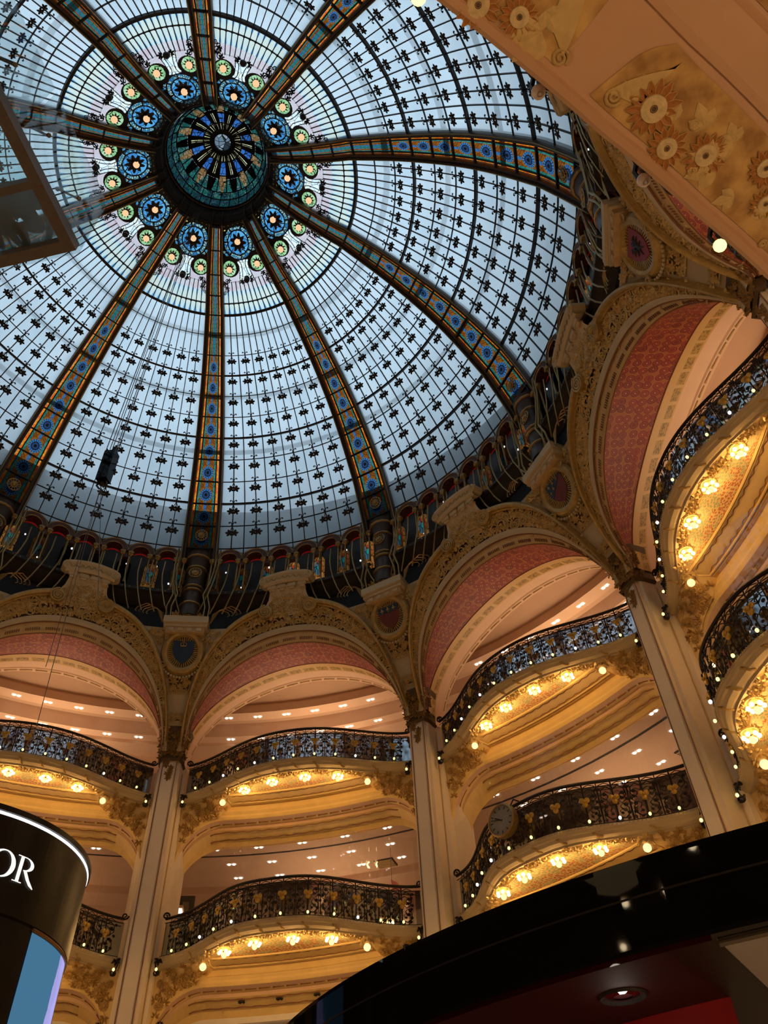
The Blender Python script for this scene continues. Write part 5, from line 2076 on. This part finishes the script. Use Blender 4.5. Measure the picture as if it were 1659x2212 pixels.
na = [194 + 38 * i / 76 for i in range(77)]
ng = thing('near_gallery', 'overhead gallery edge with flower-painted ochre underside at the upper right', 'gallery', C(8.3, 212, NZ))


def npart(nm, mb, mt, parent=None, **k):
    return part(nm, mb, M[mt], parent or ng, **k)


BASE[ng.name] = C(8.3, 212, NZ)
ng.location = tuple(C(8.3, 212, NZ))
ng.rotation_euler = (0, 0, 0)
npart('edge_lip', MB().loft([[C(nr(a) + d, a, NZ + h) for a in na] for d, h in ((.10, .30), (0, .28), (-.012, .06), (-.01, .02), (.01, -.005), (.045, -.012), (.06, .004))]), 'salmon')
npart('soffit', MB().loft([[C(nr(a) + d, a, NZ + h) for a in na] for d, h in ((.06, .004), (.075, .012), (.50, .012), (.50, -.005), (.54, -.012), (.72, -.012), (.74, .004), (.76, .014), (2.3, .014))]), 'salmon')


def ochre_panel(a0, a1, c0, c1):
    """cut-corner painted panel in the soffit"""
    rows = []
    for j in range(7):
        f = j / 6
        row = []
        for i in range(25):
            x = i / 24
            ins = .9 * (1 - math.sin(math.pi * min(1, f + .15)) ** .5)
            row.append(C(nr(a0 + (a1 - a0) * x) + .085 + .385 * f, a0 + c0 * f + 3.0 * max(0, f - .6) ** 2 * (1 if c0 > .3 else 0) + (a1 + c1 * f - a0 - c0 * f) * x - 3.0 * max(0, f - .6) ** 2 * (x if c0 > .3 else 0), NZ + .006))
        rows.append(row)
    return MB().loft(rows)


npart('painted_panel', ochre_panel(195.0, 209.6, 0, 0.1), 'ochre')
npart('painted_panel', ochre_panel(211.1, 231, .6, .6), 'ochre')
npart('inner_band', MB().loft([[C(nr(a) + d, a, NZ + .008) for a in na] for d in (.78, 1.6)]), 'ochre')
petal_me = None
rn = random.Random(21)


def near_flower(r, a, R, tilt=0.0):
    fr = FR(C(r, a, NZ + .004), (-math.sin(a * RAD), math.cos(a * RAD), 0), (math.cos(a * RAD), math.sin(a * RAD), 0), (0, 0, -1))
    fr = fr.rot(rn.uniform(0, 60))
    q = MB()
    n = 15
    rim = MB()
    for k in range(n):
        f2 = fr.rot(360 * k / n)
        q_ = rn.uniform(.88, 1.1)
        P = [f2.p(-R * .09, R * .42, .004), f2.p(R * .09, R * .42, .004), f2.p(R * .15, R * .74 * q_, .010), f2.p(R * .03, R * 1.02 * q_, .006), f2.p(-R * .03, R * 1.02 * q_, .006), f2.p(-R * .15, R * .74 * q_, .010), f2.p(0, R * .7, .004)]
        q.add(P, [(0, 1, 6), (1, 2, 6), (2, 3, 6), (3, 4, 6), (4, 5, 6), (5, 0, 6)])
        rim.tube([P[1], P[2], P[3], P[4], P[5], P[0]], .0024, 3)
    o = npart('painted_flower', q, 'petalred')
    npart('petal_rims', rim, 'petalrim', o)
    npart('flower_core', MB().lathe([(R * .52, .004), (R * .50, .014), (R * .3, .018), (R * .14, .010), (R * .1, .012)], 20, fr), 'petalcore', o)
    npart('core_eye', MB().lathe([(R * .15, .012), (.001, .010)], 10, fr), 'golddark', o)


for r, a, R in ((8.416, 213.06, .125), (8.345, 214.4, .10), (8.45, 215.6, .105), (8.62, 217.5, .09), (8.256, 206.5, .10), (8.318, 207.75, .085), (8.53, 218.6, .08), (8.47, 222.0, .1)):
    near_flower(r, a, R)


def near_leaf(r, a, L, rot, n=3, sp=70):
    fr = FR(C(r, a, NZ + .004), (-math.sin(a * RAD), math.cos(a * RAD), 0), (math.cos(a * RAD), math.sin(a * RAD), 0), (0, 0, -1))
    npart('painted_leaf', MB().palm(fr.rot(rot), L, n, sp, .24, .07), 'ochreleaf')


for r, a, L, rot, n, sp in ((8.46, 216.2, .19, 110, 5, 170), (8.50, 219.2, .19, 40, 4, 120), (8.33, 208.6, .19, 150, 4, 110), (8.44, 213.9, .12, 60, 2, 60), (8.52, 214.9, .14, 70, 3, 80),
                            (8.36, 212.2, .13, 10, 3, 90), (8.40, 208.3, .12, 250, 3, 90), (8.58, 216.0, .11, 70, 3, 80), (8.44, 217.6, .12, 150, 3, 80), (8.30, 205.4, .12, 60, 3, 80)):
    near_leaf(r, a, L, rot, n, sp)
for r, a, R, sg in ((8.30, 209.55, .042, 1), (8.335, 211.75, .045, -1), (8.36, 215.7, .022, 1), (8.50, 214.5, .025, -1), (8.42, 219.9, .022, 1)):
    fr = FR(C(r, a, NZ - .001), (-math.sin(a * RAD), math.cos(a * RAD), 0), (math.cos(a * RAD), math.sin(a * RAD), 0), (0, 0, -1))
    npart('scroll_end', MB().spiral(fr, R, 1.9, .008, 4, 22, sg), 'ochreleaf')
# broad painted bands sweeping from the scrolls
npart('sweeping_band', MB().loft([[C(8.33 + .26 * t ** .7 + d * .05, 211.5 + 1.2 * t + d * 1.1 * (1 - t), NZ - .0) for t in np.linspace(0, 1, 12)] for d in (0, .5, 1)]), 'ochreleaf')
npart('sweeping_band', MB().loft([[C(8.31 + .27 * t ** .7 + d * .07, 209.6 - .7 * t - d * 1.0, NZ - .0) for t in np.linspace(0, 1, 12)] for d in (0, .5, 1)]), 'ochreleaf')
# its railing ironwork with bulbs, leaning over the edge
rl = thing('railing', 'dark railing ironwork with globe bulbs on the edge of the overhead gallery', 'railing', C(8.15, 212, NZ + .2))
rl.location = tuple(C(8.15, 212, NZ + .2))
rl.rotation_euler = (0, 0, 0)
part('bottom_rail', MB().tube([C(nr(a) + .03, a, NZ + .33) for a in na], .02, 5), M['iron'], rl)
part('handrail', MB().tube([C(nr(a) + .03, a, NZ + 1.05) for a in na], .03, 6), M['iron'], rl)
for i, a in enumerate((200.0, 205.0, 210.0, 215.2, 219.5, 224.3)):
    tg = np.array([-math.sin(a * RAD), math.cos(a * RAD), 0])
    f = FR(C(nr(a) + .03, a, NZ + .30), -tg, (0, 0, 1), (-math.cos(a * RAD), -math.sin(a * RAD), 0))
    piece('scroll_panel', UNIT_ME, rl, FR(f.o, f.u * 1.6, f.v, f.w))
    mb = MB()
    mb.palm(f.at(0, .0, .05).rot(180), .12, 5, 200, .25)
    mb.tube([f.p(0, .10, .04), f.p(0, -.02, .10), f.p(0, -.10, .10)], .014, 5)
    mb.palm(f.at(.16, .0, .03).rot(200), .10, 4, 160, .25)
    mb.palm(f.at(-.18, .0, .03).rot(160), .10, 4, 160, .25)
    part('bulb_bracket', mb, M['iron'], rl)
    b = part('bulb', MB().sphere(f.p(0, -.15, .085), .036, 12, 8, ID, (1, 1, 1.1)), M['railbulb'] if i in (1, 4) else M['unlit'], rl, smooth=True)

# ------------------------------------------------------------------ glass viewing platform at the upper left
PZ = 9.0
P0 = np.array([-4.51, -.72, PZ])
E1, E2 = nrm([-.951, .31, 0]), nrm([.31, .951, 0])
pf = FR(P0, E1, E2, (0, 0, 1))
pl = thing('glass_platform', 'glass-floored viewing platform with steel frame at the left edge', 'platform', P0)
LX, LY = 3.4, 4.6
bars_x = [0, .62, 2.0, LX]
for y0, y1 in ((0, .11), (LY - .11, LY)):
    part('frame_beam', MB().box(pf, 0, LX, y0, y1, 0, .14), M['steel'], pl)
for x in (0, .62, 1.6, 2.6, LX - .11):
    part('frame_beam', MB().box(pf, x, x + (.11 if x == 0 else .07), .11, LY - .11, .0, .14), M['steel'], pl)
xs_ = [.11, .62, .69, 1.6, 1.67, 2.6, 2.67, LX - .11]
for i in range(0, 8, 2):
    part('floor_pane', MB().grid(lambda x, y: pf.p(xs_[i] + (xs_[i + 1] - xs_[i]) * x, .11 + (LY - .22) * y, .12), 1, 1), M['platglass'], pl)
for k in range(11):
    part('bolt', MB().sphere(pf.p(.02 + .3 * k, .03, -.002), .012, 5, 4), M['wine'], pl)
# balustrade panes with clamp rods, above the frame
for x0, x1 in ((.0, 1.1), (1.14, 2.2), (2.24, 3.3)):
    part('balustrade_pane', MB().box(pf, x0, x1, -.05, -.035, .05, 1.15), M['balglass'], pl)
    part('balustrade_pane', MB().box(pf, -.05, -.035, x0, x1, .05, 1.15), M['balglass'], pl)
for x in (.3, .9, 1.5):
    part('clamp_rod', MB().tube([pf.p(x, -.04, .5), pf.p(x + .1, .16, .62)], .012, 5).sphere(pf.p(x, -.05, .5), .025, 6, 4).sphere(pf.p(x + .1, .16, .62), .025, 6, 4), M['steel'], pl)

# visitor standing on the platform, seen from below through the glass
def person(name, label, fr, s_=1.0):
    verts = [(0, -.10, .30), (0, -.08, .46), (0, .02, .64), (0, .06, .76), (0, .09, .83), (0, .12, .92), (0, .11, .99),
             (.10, -.08, .30), (.15, .26, .44), (.13, .06, .09), (.13, .20, .04), (-.10, -.08, .30), (-.15, .28, .42), (-.13, .08, .09), (-.13, .22, .04),
             (.18, .05, .70), (.24, .22, .52), (.17, .36, .46), (.12, .42, .44), (-.18, .05, .70), (-.24, .22, .52), (-.17, .36, .46), (-.12, .42, .44)]
    edges = [(0, 1), (1, 2), (2, 3), (3, 4), (4, 5), (5, 6), (0, 7), (7, 8), (8, 9), (9, 10), (0, 11), (11, 12), (12, 13), (13, 14), (3, 15), (15, 16), (16, 17), (17, 18), (3, 19), (19, 20), (20, 21), (21, 22)]
    rad = [.15, .145, .16, .10, .055, .085, .09, .10, .065, .045, .04, .10, .065, .045, .04, .065, .045, .035, .03, .065, .045, .035, .03]
    me = bpy.data.meshes.new(name)
    me.from_pydata([tuple(s_ * np.array(v)) for v in verts], edges, [])
    o = bpy.data.objects.new(name, me)
    COL.objects.link(o)
    m = o.modifiers.new('skin', 'SKIN')
    for v, r in zip(me.skin_vertices[0].data, rad):
        v.radius = (r * s_, r * s_)
    me.skin_vertices[0].data[0].use_root = True
    o.modifiers.new('smooth', 'SUBSURF').levels = 1
    me.materials.append(M['cloth'])
    o.matrix_world = fr.mat()
    BASE[o.name] = np.zeros(3)
    tag(o, label, 'person')
    for sg, y in ((1, .13), (-1, .15)):
        sh = bpy.data.objects.new('shoe', MB().sphere((0, 0, 0), .05, 8, 6, ID, (.95, 2.6, .8)).mesh('shoe', M['blackmat'], smooth=True))
        COL.objects.link(sh)
        sh.parent = o
        sh.location = (sg * .13, y, .04)
        BASE[sh.name] = np.zeros(3)
    hd_ = bpy.data.objects.new('head', MB().sphere((0, 0, 0), .10, 10, 8, ID, (.85, 1.0, 1.2)).mesh('head', M['skin'], smooth=True))
    COL.objects.link(hd_)
    hd_.parent = o
    hd_.location = (0, .14, .94)
    BASE[hd_.name] = np.zeros(3)
    hr = bpy.data.objects.new('hair', MB().sphere((0, 0, 0), .108, 10, 8, ID, (.9, 1.0, 1.0)).mesh('hair', M['blackmat'], smooth=True))
    COL.objects.link(hr)
    hr.parent = o
    hr.location = (0, .10, .98)
    return o


person('person', 'person in dark clothes crouching on the glass platform floor', FR(pf.p(.36, .62, .127), E2, -E1, (0, 0, 1)))

# ------------------------------------------------------------------ black drum kiosk with lit lettering
DC = np.array([-3.4406, -1.159])
dr = thing('drum_kiosk', 'tall black drum kiosk with white lit letters and a blue screen', 'kiosk', (DC[0], DC[1], 0))


def dp(deg, z, push=0.0, R=.772):
    return np.array([DC[0] + (R + push) * math.cos(deg * RAD), DC[1] + (R + push) * math.sin(deg * RAD), z])


df = FR((DC[0], DC[1], 0))
part('drum_body', MB().lathe([(.758, 0), (.758, 3.13), (.768, 3.14), (.768, 3.575)], 160, df), M['satin'], dr, smooth=False)
part('top_rim', MB().lathe([(.770, 3.590), (.780, 3.592), (.780, 3.62), (.70, 3.63), (.01, 3.63)], 160, df), M['satin'], dr)
part('led_strip', MB().lathe([(.768, 3.575), (.771, 3.577), (.771, 3.588), (.768, 3.590)], 160, df), M['led'], dr)
mb = MB()
mb.grid(lambda x, y: dp(-117.6 + 34 * x, 2.0 + 1.115 * y, .004, .758), 20, 8)
part('video_screen', mb, M['screen'], dr)
part('screen_bezel', MB().tube([dp(-117.6 + 34 * i / 20, 3.125, .006, .758) for i in range(21)], .010, 5), M['brass'], dr)


def lmap(x, y, deg0, w):
    """letter box x 0..1, y 0..1 on the drum"""
    return dp(deg0 + x * 1.0 * w, 3.288 + .125 * y, 0)


def letter(nm, deg0, w, polys):
    mb = MB()
    for poly in polys:          # each poly: list of quads strips given by (outer, inner) point lists
        a, b = poly
        rows = []
        for k in range(len(a)):
            rows.append([lmap(*a[k], deg0, w) * 1.0, lmap(*b[k], deg0, w) * 1.0])
        front = [[p + nrm(np.array([p[0] - DC[0], p[1] - DC[1], 0])) * .004 for p in r] for r in rows]
        mb.loft(front)
    part(nm, mb, M['letter'], dr)


def ell(cx, cy, rx, ry, n=28, a0=0, a1=360):
    return [(cx + rx * math.cos((a0 + (a1 - a0) * i / n) * RAD), cy + ry * math.sin((a0 + (a1 - a0) * i / n) * RAD)) for i in range(n + 1)]


def rect(x0, x1, y0, y1):
    return [(x0, y0), (x0, y1)], [(x1, y0), (x1, y1)]


D_ = [rect(.14, .30, 0, 1), rect(.02, .42, 0, .04), rect(.02, .42, .96, 1), (ell(.40, .5, .56, .50, 20, -90, 90), ell(.40, .5, .38, .46, 20, -90, 90))]
I_ = [rect(.40, .58, 0, 1), rect(.24, .74, 0, .04), rect(.24, .74, .96, 1)]
O_ = [(ell(.5, .5, .50, .52), ell(.5, .5, .32, .47))]
R_ = [rect(.14, .30, 0, 1), rect(.0, .44, 0, .04), rect(.0, .40, .96, 1), (ell(.38, .735, .46, .265, 18, -90, 90), ell(.38, .735, .28, .225, 18, -90, 90)), ([(.38, .50), (.60, .20), (.80, .02), (1.02, -.06)], [(.56, .50), (.78, .22), (.96, .06), (1.06, -.03)])]
letter('letter_d', -159.0, 9.0, D_)
letter('letter_i', -149.8, 6.0, I_)
letter('letter_o', -143.6, 10.2, O_)
letter('letter_r', -133.4, 9.0, R_)

# ------------------------------------------------------------------ black and red counter canopy at the lower right
KC = np.array([-3.2787, -6.2851])
kf = FR((KC[0], KC[1], 0))
kk = thing('canopy_kiosk', 'curved black lacquered kiosk canopy with red underside at the lower right', 'kiosk', (KC[0], KC[1], 0))
part('fascia', MB().lathe([(3.10, 2.60), (3.35, 2.60), (3.352, 2.585), (3.352, 2.37), (3.345, 2.36), (3.30, 2.36)], 90, kf, 85, 185), M['black'], kk)
part('fascia_line', MB().lathe([(3.353, 2.50), (3.358, 2.498), (3.353, 2.494)], 90, kf, 85, 185), M['blackmat'], kk)
part('roof', MB().lathe([(.05, 2.6), (3.10, 2.6)], 48, kf, 85, 185), M['blackmat'], kk)
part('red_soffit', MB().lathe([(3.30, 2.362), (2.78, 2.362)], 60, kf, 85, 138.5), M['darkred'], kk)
part('black_frame', MB().lathe([(3.30, 2.36), (2.3, 2.36)], 8, kf, 138.5, 140.9), M['blackmat'], kk)
part('mirror_panel', MB().lathe([(3.29, 2.362), (2.3, 2.362)], 8, kf, 140.9, 143.6), M['mirror'], kk)
part('black_frame', MB().lathe([(3.30, 2.36), (2.3, 2.36)], 8, kf, 143.6, 145.0), M['blackmat'], kk)
part('mirror_panel', MB().lathe([(3.29, 2.362), (2.3, 2.362)], 20, kf, 145.0, 165), M['mirror'], kk)
part('mirror_rim', MB().tube([kf.p(3.27 * math.cos(a * RAD), 3.27 * math.sin(a * RAD), 2.355) for a in np.linspace(140.9, 143.6, 6)], .008, 5), M['steel'], kk)
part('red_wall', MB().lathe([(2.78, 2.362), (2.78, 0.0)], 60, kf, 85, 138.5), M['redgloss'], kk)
oa = math.atan2(-4.09 - KC[1], -5.38 - KC[0]) / RAD
ofr = FR(kf.p(3.04 * math.cos(oa * RAD), 3.04 * math.sin(oa * RAD), 2.361))
rec = part('downlight_recess', MB().lathe([(.075, 0), (.07, -.008), (.06, .0), (.055, .05), (.001, .05)], 24, FR(ofr.o, ofr.u, ofr.v, ofr.w)), M['blackmat'], kk)
part('reflector', MB().lathe([(.058, .002), (.03, -.004)], 20, ofr), M['mirror'], rec)
point_light('recess_light', ofr.p(0, 0, -.06), .12, (1.0, .85, .7), .03)
# neon-like bright struts of a sign behind the canopy edge
sg_ = thing('lit_sign_frame', 'dark sign frame with pale crossed struts above the canopy edge', 'sign frame', np.array([-4.95, -3.52, 2.5]))
# thin metal lattice standing on the canopy's far end
tf = FR((-5.03, -3.42, 2.5), nrm([.93, .37, 0]), (0, 0, 1), nrm([.37, -.93, 0]))
part('strut', MB().tube([tf.p(-.06, .02, .03), tf.p(.06, .10, .03)], .004, 4).tube([tf.p(-.06, .10, .03), tf.p(.06, .02, .03)], .004, 4), M['steel'], sg_)
part('post', MB().box(tf, -.075, -.06, -.02, .11, .02, .035).box(tf, .06, .075, -.02, .11, .02, .035), M['blackmat'], sg_)

# ------------------------------------------------------------------ hanging winch with cables
wx, wy = 1.36, .56
WZ = 12.8
wn = thing('hanging_winch', 'black box hanging on thin cables inside the dome at left', 'winch', (wx, wy, WZ))
wf = FR((wx, wy, WZ), nrm([.3, 1, 0]), (0, 0, 1), nrm([-1, .3, 0]))
part('body', MB().prism([(-.10, -.38), (.10, -.38), (.11, .40), (.07, .46), (.03, .40), (-.03, .40), (-.06, .47), (-.10, .40)], -.09, .09, wf), M['black'], wn)
part('hook_cluster', MB().tube([wf.p(-.06, -.38), wf.p(-.10, -.5), wf.p(-.04, -.56)], .02, 5).tube([wf.p(.05, -.38), wf.p(.09, -.48), wf.p(.02, -.58)], .02, 5).sphere(wf.p(0, -.46), .05, 6, 5), M['blackmat'], wn)
for x in (-.09, -.05, .03, .08):
    part('cable', MB().tube([wf.p(x, .4), wf.p(x * .9, 24.4 - WZ)], .008, 4), M['cable'], wn)
for (x, y) in ((-2.4, -3.2), (-1.2, -5.6), (-.5, -4.4)):
    part('guy_wire', MB().tube([wf.p(0, -.5), wf.p(x * .25, y, 0)], .005, 4), M['cable'], wn)

# globes along the near first balcony, mirrored as points in the black canopy
gl = MB().sphere((0, 0, 0), .035, 10, 7).mesh('globe', M['mirrored'], smooth=True)
gc = MB().lathe([(.03, .14), (.05, .08), (.06, .05)], 8).mesh('cap', M['brass'])
for k in range(9):
    o = bpy.data.objects.new('globe_lamp', None)
    COL.objects.link(o)
    o.location = tuple(C(9.1 - .25 * math.sin(k * 1.3), 138 + 5.4 * k, 4.75 - .15 * (k % 2)))
    BASE[o.name] = np.zeros(3)
    tag(o, ORD7[6 - k] + ' globe from left mirrored in the black canopy' if k < 7 else ('eighth' if k == 7 else 'ninth') + ' globe from left mirrored in the black canopy', 'lamp', 'globes mirrored in the canopy')
    piece('globe', gl, o, ID)
    piece('cap', gc, o, ID)
